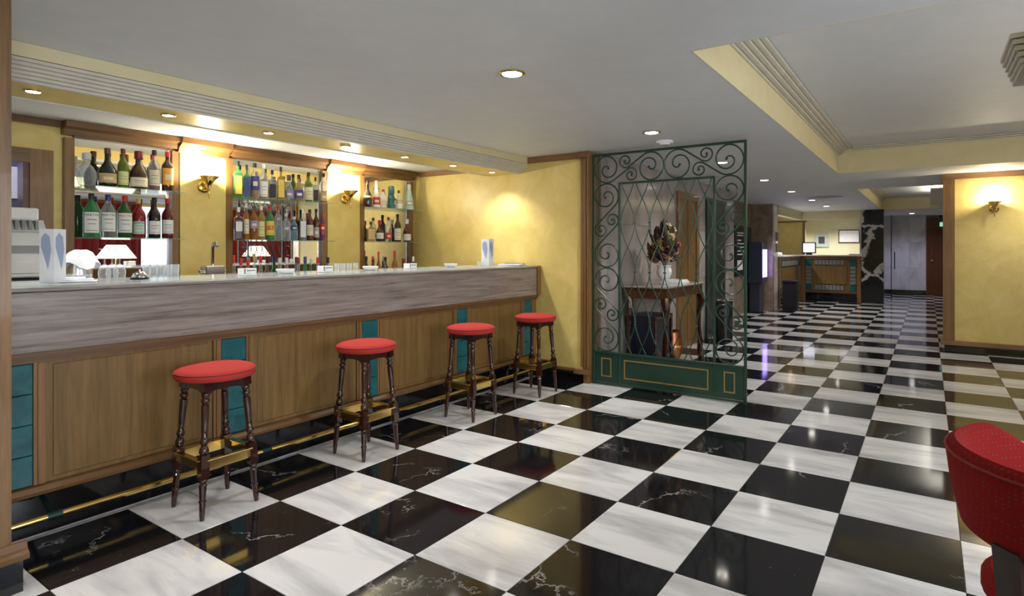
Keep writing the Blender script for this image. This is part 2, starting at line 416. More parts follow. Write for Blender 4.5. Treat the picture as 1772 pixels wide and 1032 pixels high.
# far corridor wall with the brown door
XF = 19.8
wf = sbox('wall_far', plain('marble_joint2', (.30, .29, .30), .5), XF+.012, XF+.15, -3.3, -1.4, 0, H, 'white marble wall at the far end of the corridor')
DF0, DF1 = -3.62, -2.82
for y0, y1 in ((-1.95, -1.4), (-2.4, -1.95), (-2.82, -2.4)):
    for z0, z1 in ((.14, .8), (.8, 1.55), (1.55, H)):
        MB().box(XF, XF+.012, y0+.003, y1-.003, z0+.003, z1-.003).build('slab', M_MARBW, wf)
struct(MB().box(XF-.02, XF+.012, -2.82, -1.4, 0, .14).build('baseboard_far', M_BLACKF))
d3 = struct(MB().box(XF-.02, XF+.01, DF0, DF1, 0, 2.24).build('door_3', M_DOOR), 'dark red brown wooden door at the corridor end')
MB().box(XF-.05, XF-.02, DF1-.07, DF1, 0, 2.24).box(XF-.05, XF-.02, DF0, DF1-.07, 2.17, 2.24).box(XF-.05, XF-.02, DF0, DF1-.07, 1.92, 1.98).build('door_frame', M_DOOR, d3)
MB().ball((XF-.06, DF1-.14, 1.02), .035).build('door_knob', M_CHROME, d3, True)
sbox('wall_corridor_right', M_YEL, 9.7, 20.0, -3.75, -3.62, 0, H)
sbox('wall_far_right', M_YEL, XF+.012, XF+.15, -3.75, -3.3, 0, H)
sbox('wall_far_left', M_MARBW, 16.5, XF+.012, -1.52, -1.4, 0, H)
sbox('wall_lounge', M_YEL, -4.2, 9.7, -6.32, -6.2, 0, H)
# yellow pier on the right
XC = 8.6
pier = sbox('wall_right', M_YEL, XC, 9.7, -6.2, -3.06, .10, H-.001, 'yellow stucco pier with wooden corner trim')
MB().box(XC-.03, XC+.13, -3.06, -3.035, .12, H-.003).box(XC-.03, XC, -3.16, -3.06, .12, H-.003).build('corner_trim', M_OAKZ, pier)
MB().box(XC-.05, XC+.2, -3.05, -3.02, H-.10, H-.003).box(XC-.055, XC, -6.2, -3.05, H-.075, H-.003).build('crown', M_OAKY, pier)
MB().box(XC-.05, XC+.2, -3.05, -3.01, .10, .155).box(XC-.06, XC, -6.2, -3.05, .10, .155).build('base_rail', M_OAKY, pier)
MB().box(XC-.01, 9.7, -6.2, -3.05, 0, .10).build('plinth', M_BLACKF, pier)
# trims of the end wall
struct(MB().box(XE-.012, XE, .0, .62, 0, .11).build('baseboard_end', M_BLACKF))
struct(MB().box(XE-.03, XE, .0, .70, H-.065, H-.002).box(XE-.03, XE, 1.22, YB-.12, HB-.06, HB-.002).build('trim_4', M_OAKY), 'wooden crown strip on the yellow end wall')
jamb = struct(MB().box(XE-.035, XE+.15, -.065, -.0, .0, H-.002).build('trim_5', M_OAKZ), 'oak pilaster closing the end of the yellow wall')
for y0, y1, e in ((-.062, -.045, .05), (-.03, -.018, .045), (.0, .035, .03)):
    MB().box(XE-e, XE-.001, y0, y1, .16, H-.003).build('reed', M_OAKZ, jamb)
MB().box(XE-.06, XE-.001, -.066, .10, .09, .135).build('foot_block', M_OAKY, jamb)
MB().box(XE-.055, XE-.001, -.066, .06, H-.06, H-.003).build('head_block', M_OAKY, jamb)
MB().box(XE-.03, XE-.001, .10, .60, .11, .135).build('base_bead', M_OAKY, jamb)
# wooden partition end on the left edge of the view
post = struct(MB().box(-.5, -.088, .11, .20, .13, H-.002).build('trim_6', M_OAKZ), 'oak partition end in the left foreground')
MB().box(-.125, -.104, .098, .11, .16, H-.003).build('bead', M_OAKZ, post)
MB().extrude([(.06, .13), (.06, .15), (.085, .165), (.09, .19), (.11, .19), (.11, .13)], 'x', -.5, -.045).build('foot_mould', M_OAKX, post)
MB().box(-.5, -.06, .08, .20, 0, .13).build('plinth', M_BLACKF, post)
pillar = struct(MB().box(.40, .60, -3.4, -3.032, 0, H-.002).build('trim_7', M_OAKZ), 'oak pillar edge at the right border')

# ---- office opening at far left (wooden frame, dim blue room)
w1 = struct(MB().box(.61, .745, YB-.03, YB+.02, 0, 2.06).build('door_4', M_OAKZ), 'oak frame of the office hatch behind the bar')
MB().box(-.95, .61, YB-.03, YB+.02, 1.96, 2.06).build('head', M_OAKX, w1)
MB().box(.575, .61, YB-.015, YB+.10, 0, 1.96).build('stop', M_DOOR, w1)
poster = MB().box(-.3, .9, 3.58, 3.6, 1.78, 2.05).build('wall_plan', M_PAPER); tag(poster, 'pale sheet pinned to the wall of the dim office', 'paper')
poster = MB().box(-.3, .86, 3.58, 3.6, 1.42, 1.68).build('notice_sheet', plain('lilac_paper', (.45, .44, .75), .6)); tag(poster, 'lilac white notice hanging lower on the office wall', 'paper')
point('office_lamp', (.3, 3.0, 2.15), 7, (.5, .5, 1))

# ---- lounge side: windows, curtains (seen in the mirrors)
def curtain(x0, x1, y, z0, z1, mat, label, amp=.035, waves=None):
    n = int((x1-x0)*36); waves = waves or (x1-x0)*7
    vs = []; fs = []
    for k in range(n+1):
        u = k/n; yy = y+amp*math.sin(2*PI*waves*u)+.01*math.sin(37*u)
        vs += [(x0+(x1-x0)*u, yy, z0), (x0+(x1-x0)*u, yy, z1)]
    for k in range(n): fs.append((2*k, 2*k+2, 2*k+3, 2*k+1))
    b = MB(); b.add(vs, fs); b.add([V(q)+V((0, -.008, 0)) for q in vs], [f[::-1] for f in fs])
    return tag(b.build('curtain', mat, None, True), label, 'curtain', 'curtains of the lounge windows')
M_CURT = plain('red_velvet', (.34, .012, .018), .8, sheen=.3)
for k, wx in enumerate((-1.9, 1.3, 5.5)):
    wn = struct(MB().box(wx-.65, wx+.65, -6.2, -6.17, .5, 2.25).build('window_%d' % (k+1), emis('daylight_pane', (.86, .90, 1), .8)), 'bright daylit lounge window')
    MB().box(wx-.70, wx-.65, -6.2, -6.13, .45, 2.3).box(wx+.65, wx+.70, -6.2, -6.13, .45, 2.3).box(wx-.02, wx+.02, -6.2, -6.14, .5, 2.25).box(wx-.65, wx+.65, -6.2, -6.13, .42, .5).build('window_frame', M_OAKZ, wn)
for x0, x1, s in ((3.0, 4.85, 'left of the far window'), (6.0, 8.5, 'between the far window and the pier'), (-1.1, .5, 'between the two near windows')):
    curtain(x0, x1, -6.05, .03, 2.28, M_CURT, 'dark red velvet lounge curtain hanging '+s)
def table_lamp(x, y, label):
    t = thing('table_lamp', label, 'lamp', (x, y, .58), 'lounge table lamps')
    MB().lathe([(.09, .58), (.09, .60), (.03, .63), (.05, .75), (.07, .86), (.03, .98), (.015, 1.02), (.015, 1.2)], 16, Matrix.Translation((x, y, 0))).build('lamp_base', M_BRASS, t, True)
    MB().lathe([(.30, 1.19), (.14, 1.42)], 24, Matrix.Translation((x, y, 0))).build('lamp_shade', emis('lit_shade', (1, .93, .78), 2.2), t, True)
    s = thing('side_table', 'small round mahogany side table under '+label.split(' table lamp')[0]+' lamp', 'table', (x, y, 0))
    MB().lathe([(.27, .55), (.28, .565), (.27, .58)], 24, Matrix.Translation((x, y, 0))).build('table_top', M_MAHO, s, True)
    MB().lathe([(.17, 0), (.16, .03), (.04, .06), (.03, .3), (.05, .5), (.06, .55)], 16, Matrix.Translation((x, y, 0))).build('pedestal', M_MAHO, s, True)
table_lamp(3.6, -4.0, 'nearer cream shaded table lamp of the lounge, mirrored behind the bar')
table_lamp(6.9, -5.2, 'farther cream shaded table lamp of the lounge, mirrored behind the bar')

# ================================================================ THE BAR
YF = .60                                    # face of the oak panels
bar = thing('bar_counter', 'long bar counter with oak panels, teal tiles and a travertine fascia', 'bar', (-1.2, .6, 0))
XL = -1.3
MB().box(XL, XE-.002, .69, .72, 0, .20).build('plinth', M_BLACKF, bar)
MB().box(XL, XE-.002, YF+.01, YF+.05, .20, .86).build('carcass', M_OAKX, bar)
MB().extrude([(.565, .198), (.56, .215), (.575, .235), (.612, .24), (.612, .198)], 'x', XL, XE-.003).build('bottom_rail', M_OAKX, bar)
for z0, z1, e in ((.815, .835, .585), (.835, .850, .57), (.850, .866, .555)):
    MB().box(XL, XE-.003, e, .66, z0, z1).build('top_rail', M_OAKX, bar)
teal = [(-.035, .118), (1.0, 1.155), (2.045, 2.195), (3.10, 3.245), (4.15, 4.295)]
for a, b in teal:
    for k in range(4):
        z0 = .242+.1428*k
        MB().bbox(a+.003, b-.003, YF-.012, YF+.012, z0+.0015, z0+.1413, .003).build('tile', M_TEAL, bar)
edges = [-1.3]+[q for t in teal for q in t]
for k in range(0, len(edges)-1, 2):
    a, b = edges[k], edges[k+1]
    if b-a < .2: continue
    for x0, x1 in ((a, a+.045), (b-.045, b)):
        MB().box(x0, x1, YF-.010, YF+.012, .241, .814).build('stile', M_OAKZ, bar)
        MB().box(x0+.016, x0+.030, YF-.017, YF-.009, .243, .812).build('bead', M_OAKZ, bar)
    p = MB().bbox(a+.075, b-.075, YF-.006, YF+.012, .262, .80, .004).build('panel', M_OAK, bar)
    MB().box(a+.048, b-.048, YF-.001, YF+.011, .241, .814).build('panel_border', M_OAK, bar)
MB().box(4.296, XE-.003, YF-.010, YF+.012, .241, .814).build('stile', M_OAKZ, bar)
# travertine fascia and worktop
fas = MB().bbox(XL, XE-.06, .545, .60, .867, 1.148, .004).build('fascia', M_TRAV, bar)
MB().bbox(XL, XE-.06, .54, 1.16, 1.149, 1.166, .003).build('worktop', M_TRAV, bar)
MB().box(XE-.059, XE-.003, .53, .70, .867, 1.172).build('end_cheek', M_OAKZ, bar)
MB().box(XL, XE-.07, 1.10, 1.16, .0, 1.148).build('inner_face', M_OAKX, bar)
gt = MB().bbox(XL, XE-.075, .552, 1.15, 1.167, 1.177, .002).build('glass_top', glass('bar_glass', (.90, .95, .95), .12), bar)
TOPZ = 1.178
# brass foot rail
rail = thing('foot_rail', 'polished brass foot rail along the foot of the bar', 'rail', (0, .5, 0))
MB().tube([(XL, .50, .108), (XE-.02, .50, .108)], .0165, 14).build('tube', M_BRASS, rail, True)
M_BRK = plain('dark_bracket', (.02, .05, .045), .3, .6)
for k in range(5):
    x = .17+1.06*k
    if x > XE: break
    b = MB().tube([(x, .50, .108), (x, .56, .115), (x, .62, .14), (x, .692, .17)], .012, 8); b.build('bracket', M_BRK, rail, True)
    MB().tube([(x-.028, .50, .108), (x+.028, .50, .108)], .0205, 14).build('collar', M_BRK, rail, True)

# ---- stools
def leg_mesh():
    b = MB()
    lo = [(.010, 0), (.0135, .03), (.015, .085), (.0185, .088), (.0185, .096), (.0145, .10), (.0165, .14), (.019, .17), (.013, .178), (.0195, .186), (.0195, .196), (.015, .203)]
    up = [(.015, .318), (.0215, .326), (.0225, .342), (.018, .356), (.013, .362), (.0165, .372), (.021, .384), (.0165, .398), (.0135, .404), (.0155, .44), (.019, .54),
          (.0185, .562), (.013, .568), (.020, .578), (.0205, .590), (.0145, .598), (.0195, .608), (.0195, .620), (.014, .628)]
    b.lathe(lo, 12); b.lathe(up, 12)
    b.box(-.0205, .0205, -.0205, .0205, .203, .318); b.box(-.022, .022, -.022, .022, .628, .672)
    return b.mesh('leg', M_MAHO, True)
LEG = leg_mesh()
def seat_mesh():
    return MB().lathe([(.155, .672), (.185, .678), (.193, .69), (.1945, .705), (.193, .712), (.187, .722), (.16, .732), (.10, .739), (.04, .742), (.002, .7425)], 36).mesh('seat', M_RED, True)
SEAT = seat_mesh()
PIPE = MB().tube([(.1935*math.cos(a), .1935*math.sin(a), .713) for a in [2*PI*k/36 for k in range(37)]], .0035, 6).mesh('piping', M_PIPE, True)
def apron_mesh():
    b = MB(); s = .108
    pts = [(-s, .668), (-s, .612), (-s+.02, .612), (-s+.035, .628), (0, .634), (s-.035, .628), (s-.02, .612), (s, .612), (s, .668)]
    b.extrude(pts, 'y', -.010, .010); return b.mesh('apron', M_MAHO)
APR = apron_mesh()
BRP = MB().bbox(-.118, .118, -.004, .004, .238, .292, .0015).mesh('foot_plate', M_BRASS)
BRT = MB().bbox(-.118, .118, -.022, .010, .286, .293, .0015).mesh('foot_plate_cap', M_BRASS)
stools = [(.786, .250, 'nearest bar stool, left of the others, with red padded seat'),
          (1.777, .228, 'second nearest red seated bar stool, before the second teal strip'),
          (2.82, .195, 'third red seated bar stool counted from the left foreground'),
          (3.755, .190, 'farthest bar stool beside the yellow end wall, red padded seat')]
for x, y, lab in stools:
    t = thing('bar_stool', lab, 'stool', (x, y, 0), 'bar stools along the counter')
    link('seat', SEAT, t)
    link('piping', PIPE, t)
    for sx in (-1, 1):
        for sy in (-1, 1):
            l = link('leg', LEG, t, (sx*.143, sy*.143, 0.001))
            l.rotation_euler = (math.atan2(sy*.040, .65), -math.atan2(sx*.040, .65), 0)
    for k in range(4):
        a = k*PI/2; d = .107
        link('apron', APR, t, (d*math.sin(a), -d*math.cos(a), 0), (0, 0, a))
        d = .131
        p = link('foot_plate', BRP, t, (d*math.sin(a), -d*math.cos(a), 0), (0, 0, a))
        link('foot_plate_cap', BRT, p)

# ================================================================ BACK BAR
BAYS = [(.865, 1.545), (2.06, 3.02), (3.57, 4.275)]
bb = thing('back_bar', 'oak framed back bar with mirrors and glass shelves on the yellow wall', 'shelving', (2.5, YB, 0))
MZ0, MZ1 = 1.02, 2.18
YM1 = YB-.012                                # mirror face
for a, b in BAYS:
    MB().box(a, b, YM1, YB-.001, MZ0, MZ1).build('mirror', M_MIRROR, bb)
    for x0, x1 in ((a-.06, a), (b, b+.05)):
        MB().box(x0, x1, YB-.05, YB-.001, .92, HB-.12).build('frame_post', M_OAKZ, bb)
    MB().box(a, b, YB-.05, YB-.001, MZ1, HB-.10).build('frame_head', M_OAKX, bb)
    MB().extrude([(YB-.001, HB-.10), (YB-.06, HB-.10), (YB-.075, HB-.06), (YB-.11, HB-.045), (YB-.115, HB-.002), (YB-.001, HB-.002)], 'x', a-.07, b+.06).build('crown', M_OAKX, bb)
    for z in (1.434, 1.815):
        MB().bbox(a+.005, b+.012, YB-.24, YM1-.001, z-.008, z, .001).build('glass_shelf', M_GLASS, bb)
    MB().box(b-.03, b, YM1-.006, YM1-.001, MZ0, MZ1).build('mirror_strip', M_STEEL, bb)
for x0, x1 in ((1.61, 2.0), (3.085, 3.51)):
    MB().box(x0, x1, YB-.045, YB-.001, .92, HB-.12).build('pilaster', M_YEL, bb)
    MB().extrude([(YB-.001, HB-.125), (YB-.055, HB-.125), (YB-.08, HB-.08), (YB-.13, HB-.05), (YB-.14, HB-.002), (YB-.001, HB-.002)], 'x', x0-.02, x1+.02).build('capital', M_OAKX, bb)
MB().box(-.95, .795, YB-.03, YB-.001, HB-.05, HB-.002).build('crown', M_OAKX, bb)
bc = thing('back_counter', 'low counter under the mirrors at the back of the bar', 'counter', (2.5, 2.1, 0))
MB().box(-.6, XE-.002, 2.0, YB-.052, 0, .88).build('body', M_OAK, bc)
MB().bbox(-.62, XE-.003, 1.95, YB-.052, .88, .92, .004).build('worktop', M_PORC, bc)
BCZ = .921

# ---- bottles
PROF = {
 'tall':  [(.96, 0), (1, .015), (1, .60), (.93, .66), (.55, .74), (.36, .79), (.33, .92), (.36, .925), (.36, .94)],
 'wine':  [(.96, 0), (1, .015), (1, .55), (.9, .63), (.5, .73), (.36, .78), (.34, .93), (.38, .935), (.38, .95)],
 'verm':  [(.96, 0), (1, .015), (1, .58), (.97, .62), (.72, .70), (.42, .80), (.34, .84), (.34, .93)],
 'squat': [(.80, 0), (.9, .02), (1, .10), (1, .32), (.93, .42), (.66, .54), (.40, .62), (.30, .70), (.29, .92)],
 'bulb':  [(.70, 0), (.85, .03), (1, .25), (.95, .42), (.65, .58), (.35, .66), (.32, .82), (.40, .84), (.40, .86)],
 'square':[(1.25, 0), (1.3, .02), (1.3, .60), (1.15, .66), (.55, .72), (.38, .75), (.36, .92)],
 'mini':  [(.95, 0), (1, .02), (1, .45), (.8, .55), (.45, .66), (.40, .9)],
 'cone':  [(1, 0), (1, .06), (.82, .4), (.5, .72), (.34, .86)],
}
BOT = {}
BCOL = {'green': ((.10, .42, .16), .45), 'dgreen': ((.03, .12, .03), .8), 'olive': ((.25, .32, .05), .55), 'clear': ((.90, .94, .95), .12), 'amber': ((.52, .20, .04), .5),
        'brown': ((.07, .025, .012), .85), 'black': ((.012, .010, .010), .95), 'red': ((.42, .03, .03), .6), 'yellow': ((.70, .55, .20), .35),
        'blue': ((.55, .75, .88), .25), 'purple': ((.32, .08, .22), .6), 'white': ((.85, .84, .82), 1.0), 'wine': ((.14, .01, .015), .8), 'teal': ((.03, .15, .14), 1.0), 'pale': ((.42, .58, .52), 1.0)}
CAPC = {'red': (.55, .02, .02), 'black': (.012, .012, .014), 'blue': (.04, .05, .22), 'white': (.8, .8, .8), 'gold': (.55, .36, .08), 'green': (.02, .14, .06), 'brown': (.12, .05, .03), 'wine': (.22, .01, .02), 'silver': (.6, .6, .62)}
LABC = {'cream': (.76, .70, .50), 'white': (.80, .80, .78), 'yellow': (.80, .60, .10), 'black': (.02, .02, .03), 'blue': (.05, .05, .25), 'orange': (.85, .42, .05),
        'red': (.55, .04, .03), 'gold': (.55, .40, .18), 'lime': (.70, .72, .30), 'mint': (.55, .70, .62), 'lilac': (.30, .26, .50), 'grey': (.35, .36, .40)}
def patch(r, z0, z1, a, n=8):
    vs = []; fs = []
    for k in range(n+1):
        t = -a+2*a*k/n; vs += [(r*math.sin(t), -r*math.cos(t), z0), (r*math.sin(t), -r*math.cos(t), z1)]
    for k in range(n): fs.append((2*k, 2*k+2, 2*k+3, 2*k+1))
    return MB().add(vs, fs)
def bottle(px, Y, Z, kind, h, r, col, cap, lab=None, lz=(.12, .45), name='bottle', label='', group='bottles', text=None, tcol='black', band=None, cat='bottle'):
    p = onY(px, 430, Y); x = p.x
    k_ = (round(Z, 2), round(Y, 2)); q_ = BOT.get(k_); e_ = 1.22 if kind == 'square' else 1.03
    if q_ and x-q_[0] < q_[1]+r*e_+.002: r = max(.017, (x-q_[0]-q_[1]-.002)/e_)
    BOT[k_] = (x, r*e_)
    d = V((CAM.x-x, CAM.y-Y)); rz = math.atan2(d.x, -d.y)*-.75
    t = thing(name, label, cat, (x, Y, Z), group, -abs(rz))
    c, fac = BCOL[col]
    gm = glass('bottle_'+col, c, fac, .04) if fac < .99 else plain('bottle_'+col, c, .2)
    pr = [(q*r, z*h) for q, z in PROF[kind]]
    M = Matrix.Rotation(PI/4, 4, 'Z')
    n = 4 if kind == 'square' else 18
    if kind == 'square': pr = [(q*(1 if z < .7*h else .85), z) for q, z in pr]
    MB().lathe(pr, n, M).build('glass_body', gm, t, kind != 'square', False)
    rn, zt = pr[-1]
    capm = plain('cap_'+cap, CAPC[cap], .35)
    MB().lathe([(rn*1.12, zt-h*.07), (rn*1.15, zt-h*.065), (rn*1.15, h*.99), (rn*1.0, h)], 12).build('cap', capm, t, True, False)
    if col in ('clear', 'yellow', 'blue') and kind in ('tall', 'square', 'squat', 'verm') and band in ('amber', 'red', 'brown'):
        c2, f2 = BCOL[band]
        zl = h*.40
        rr = r*.93*(1.3 if kind == 'square' else 1)
        MB().lathe([(rr, .006), (rr, zl)], n, M).build('liquid', glass('liquid_'+band, c2, .7), t, False, False)
    if lab:
        rl = r*1.012 if kind != 'square' else r*.93
        z0, z1 = lz[0]*h, lz[1]*h
        lm = plain('label_'+lab, LABC[lab], .6)
        if kind == 'square':
            l = MB().box(-rl*.82, rl*.82, -rl-.0015, -rl+.001, z0, z1).build('label', lm, t, False, False); a = None
        else:
            rl = max(rl, max(q for q, z in pr if z0 <= z <= z1)*1.012) if any(z0 <= z <= z1 for q, z in pr) else rl
            l = patch(rl, z0, z1, 1.05).build('label', lm, t, True, False)
            if text:
                tm = textmesh(text, h*.078 if len(text) > 3 else h*.2, plain('ink_'+tcol, {'black': (.02, .02, .06), 'red': (.6, .02, .02), 'white': (.8, .8, .8)}[tcol], .6), rl*1.01)
                sx = 1.0
                link('lettering', tm, l, (0, 0, z0+(z1-z0)*(.86 if len(text) > 3 else .5)))
            ink = plain('ink_grey', (.20, .20, .22), .6)
            if lab in ('white', 'cream', 'mint', 'yellow', 'lime'):
                for q0, q1, wd in ((.62, .66, .6), (.42, .45, .5), (.10, .13, .75)):
                    patch(rl*1.006, z0+(z1-z0)*q0, z0+(z1-z0)*q1, wd).build('print_band', ink, l, True, False)
            else:
                patch(rl*1.006, z0+(z1-z0)*.3, z0+(z1-z0)*.62, .5).build('print_band', plain('label_cream', LABC['cream'], .6), l, True, False)
    return t
S1, S2 = 1.435, 1.816
YS = YB-.14
G = 'bottles in the left mirror bay'
# left bay, upper shelf
bottle(150, YS, S2, 'bulb', .24, .062, 'clear', 'silver', None, label='round crystal decanter at the left end of the top left shelf', name='crystal_decanter', group=G, cat='decanter')
bottle(186, YS, S2, 'squat', .295, .062, 'black', 'brown', 'gold', (.10, .34), label='dark bulbous brandy bottle with an oval gold label, top left shelf', group=G)
bottle(213, YS, S2, 'wine', .305, .050, 'olive', 'wine', 'lime', (.08, .42), label='yellow green bottle with wine red neck foil, top left shelf', group=G)
bottle(240, YS, S2, 'bulb', .30, .066, 'brown', 'wine', 'cream', (.06, .30), label='squat dark bottle with wide cream label and red wax top', group=G)
bottle(267, YS, S2, 'tall', .325, .043, 'clear', 'black', 'cream', (.12, .50), label='clear bottle with long cream label and black cap, top left shelf', group=G, band='red')
bottle(290, YS, S2, 'tall', .325, .043, 'brown', 'red', 'orange', (.16, .58), label='brown rum bottle with orange label and red cap, top left shelf', group=G)
# left bay, middle shelf
bottle(158, YS, S1, 'verm', .325, .050, 'green', 'black', 'white', (.10, .57), text='MARTINI', label='green vermouth bottle with black cap and MARTINI label', group=G)
bottle(187, YS, S1, 'verm', .325, .050, 'clear', 'blue', 'white', (.14, .58), text='MARTINI', label='clear vermouth bottle with blue cap and MARTINI label', group=G)
bottle(216, YS, S1, 'verm', .325, .050, 'dgreen', 'red', 'white', (.12, .58), text='MARTINI', tcol='red', label='dark green vermouth bottle with red cap and red MARTINI lettering', group=G)
bottle(240, YS, S1, 'tall', .31, .042, 'red', 'gold', 'mint', (.10, .42), text='CAMPARI', label='red aperitif bottle with gold cap and mint label', group=G)
bottle(267, YS, S1, 'wine', .325, .043, 'black', 'black', 'white', (.10, .42), label='near black bottle with white label and black cap, middle left shelf', group=G)
bottle(290, YS, S1, 'wine', .325, .043, 'wine', 'red', 'white', (.12, .46), label='dark red bottle with white label and red cap, middle left shelf', group=G)
# middle bay, upper shelf
G = 'bottles in the middle mirror bay'
for px, kind, h, r, col, cap, lab, lz, band, txt in [
 (412, 'square', .325, .036, 'green', 'black', 'yellow', (.08, .58), None, 'green square bottle with a tall yellow label, far left of its shelf'),
 (427, 'square', .30, .036, 'green', 'black', 'blue', (.06, .60), None, 'green square bottle with a dark blue label'),
 (441, 'tall', .325, .040, 'clear', 'black', 'blue', (.22, .62), 'amber', 'clear whisky bottle with dark blue label and tall black cap'),
 (456, 'tall', .325, .040, 'clear', 'white', 'white', (.06, .50), 'amber', 'whisky bottle with white label, round red seal and white cap'),
 (471, 'square', .28, .036, 'clear', 'black', 'black', (.06, .52), 'amber', 'square whiskey bottle with black label and white print'),
 (486, 'square', .32, .034, 'yellow', 'black', 'yellow', (.08, .60), 'amber', 'pale bottle with bright yellow label and black cap, top middle shelf'),
 (500, 'bulb', .25, .042, 'clear', 'brown', 'lilac', (.12, .40), None, 'round glass flask with lilac brown emblem'),
 (517, 'squat', .265, .048, 'yellow', 'black', 'blue', (.12, .42), None, 'broad shouldered flask with dark blue label and black cap'),
 (534, 'tall', .30, .038, 'olive', 'black', 'cream', (.08, .50), None, 'olive green bottle with cream label, top middle shelf'),
 (546, 'square', .26, .030, 'clear', 'black', 'black', (.08, .5), 'amber', 'small square bottle with black label near the right end'),
 (560, 'tall', .31, .040, 'clear', 'black', 'gold', (.08, .36), 'amber', 'amber whisky bottle at the right end of the top middle shelf')]:
    bottle(px, YS, S2, kind, h, r, col, cap, lab, lz, label=txt, group=G, band=band)
for px, kind, h, r, col, cap, lab, lz, tx, tc, txt in [
 (413, 'square', .29, .034, 'brown', 'white', 'white', (.25, .55), None, 'black', 'dark square whisky bottle with slanted white label, left end of middle shelf'),
 (426, 'tall', .33, .038, 'amber', 'white', 'cream', (.16, .56), None, 'black', 'amber bottle with long cream label and white cap'),
 (439, 'tall', .31, .038, 'amber', 'brown', 'lilac', (.34, .56), None, 'black', 'amber bottle with narrow purple label'),
 (452, 'tall', .315, .036, 'yellow', 'white', 'lime', (.10, .54), None, 'black', 'pale green bottle with yellow green label'),
 (467, 'tall', .315, .042, 'green', 'red', 'yellow', (.14, .56), 'J&B', 'red', 'green bottle with yellow label, red lettering and red cap'),
 (481, 'tall', .325, .038, 'clear', 'red', None, (0, 0), None, 'red', 'clear vodka bottle with bright red cap'),
 (495, 'tall', .26, .038, 'clear', 'silver', 'lilac', (.35, .52), None, 'black', 'clear bottle with small lilac band'),
 (509, 'wine', .23, .036, 'blue', 'silver', 'blue', (.42, .62), None, 'black', 'short pale blue bottle with blue neck label'),
 (524, 'square', .315, .033, 'clear', 'white', 'white', (.10, .60), None, 'black', 'clear bottle with tall white label and red dot'),
 (536, 'tall', .31, .036, 'wine', 'black', 'cream', (.16, .50), None, 'black', 'dark red bottle with oval cream label'),
 (547, 'wine', .32, .032, 'brown', 'black', 'grey', (.10, .42), None, 'black', 'slim brown bottle with grey label'),
 (558, 'tall', .29, .030, 'purple', 'red', 'red', (.32, .58), None, 'black', 'purple liqueur bottle at the right end of the middle shelf')]:
    bottle(px, YS, S1, kind, h, r, col, cap, lab, lz, label=txt, group=G, text=tx, tcol=tc)
Gb = 'bottles on the back counter'
YC = 2.14
for px, kind, h, r, col, cap, lab, txt in [
 (405, 'mini', .30, .024, 'clear', 'red', None, 'clear bottle with red cap, leftmost on the back counter'),
 (417, 'mini', .27, .026, 'clear', 'red', 'white', 'second clear bottle with red cap on the back counter'),
 (429, 'mini', .25, .026, 'clear', 'red', 'cream', 'short clear bottle with red cap behind the square ashtray'),
 (440, 'mini', .31, .024, 'clear', 'gold', None, 'clear bottle with gold cork on the back counter'),
 (451, 'mini', .29, .030, 'clear', 'red', 'white', 'clear bottle with dark red cap beside the cork topped one'),
 (484, 'mini', .27, .036, 'clear', 'silver', None, 'crystal bottle with silver stopper, left one of the pair'),
 (496, 'mini', .27, .036, 'clear', 'silver', None, 'crystal bottle with silver stopper, right one of the pair'),
 (516, 'mini', .27, .034, 'clear', 'wine', None, 'clear bottle with wine red cap next to the green ones'),
 (528, 'mini', .28, .034, 'green', 'blue', 'mint', 'small green bottle with blue cap on the back counter'),
 (538, 'mini', .26, .034, 'green', 'silver', None, 'small bright green bottle without label'),
 (550, 'mini', .27, .036, 'clear', 'red', 'red', 'clear bottle with red cap right of the green bottles'),
 (567, 'mini', .27, .036, 'blue', 'black', 'white', 'pale blue bottle with black cap at the pilaster'),
 (634, 'wine', .30, .030, 'black', 'black', None, 'slim black bottle, leftmost below the right bay'),
 (645, 'wine', .30, .026, 'wine', 'red', None, 'short red capped bottle below the right bay'),
 (655, 'wine', .35, .024, 'amber', 'red', None, 'tall amber bottle with red cap below the right bay'),
 (667, 'wine', .29, .036, 'black', 'black', 'grey', 'black bottle with grey label below the right bay'),
 (683, 'wine', .36, .036, 'amber', 'red', 'cream', 'tall amber bottle with red cap and cream label'),
 (698, 'mini', .27, .04, 'brown', 'wine', None, 'small brown bottle near the right jamb'),
 (715, 'mini', .29, .03, 'brown', 'white', None, 'little brown bottle with white cap at the wall corner')]:
    bottle(px, YC, BCZ, kind, h+(.075 if px < 600 else .05), r, col, cap, lab, (.1, .45), label=txt, group=Gb)
# right bay
G = 'bottles in the right mirror bay'
bottle(636, YS, S2, 'squat', .29, .052, 'black', 'black', 'orange', (.34, .42), label='black jug shaped bottle with orange band, left end of the top right shelf', group=G)
bottle(651, YS, S2, 'cone', .30, .046, 'white', 'white', 'red', (.10, .38), label='white cone shaped bottle with red label', group=G)
bottle(663, YS, S2, 'wine', .21, .040, 'white', 'red', 'cream', (.12, .48), label='short cream ceramic bottle with red top', group=G)
def totem(px, h, r, label):
    p = onY(px, 430, YS); t = thing('figure_bottle', label, 'bottle', (p.x, YS, S2), G)
    tm = plain('teal_ceramic', BCOL['teal'][0], .2)
    MB().lathe([(r*.9, 0), (r, .02), (r, h*.18), (r*.8, h*.24), (r*.95, h*.32), (r*.95, h*.52), (r*.7, h*.60), (r*.85, h*.66), (r*.85, h*.90), (r*.7, h)], 14).build('body', tm, t, True, False)
    for sx in (-1, 1): MB().ball((sx*r*.85, -r*.4, h*.42), r*.38, 8).build('arm', tm, t, True, False)
    MB().box(-r*.4, r*.4, -r*.98, -r*.8, h*.70, h*.74).build('brow', tm, t, False, False)
totem(677, .26, .042, 'dark teal ceramic bottle shaped like a seated figure')
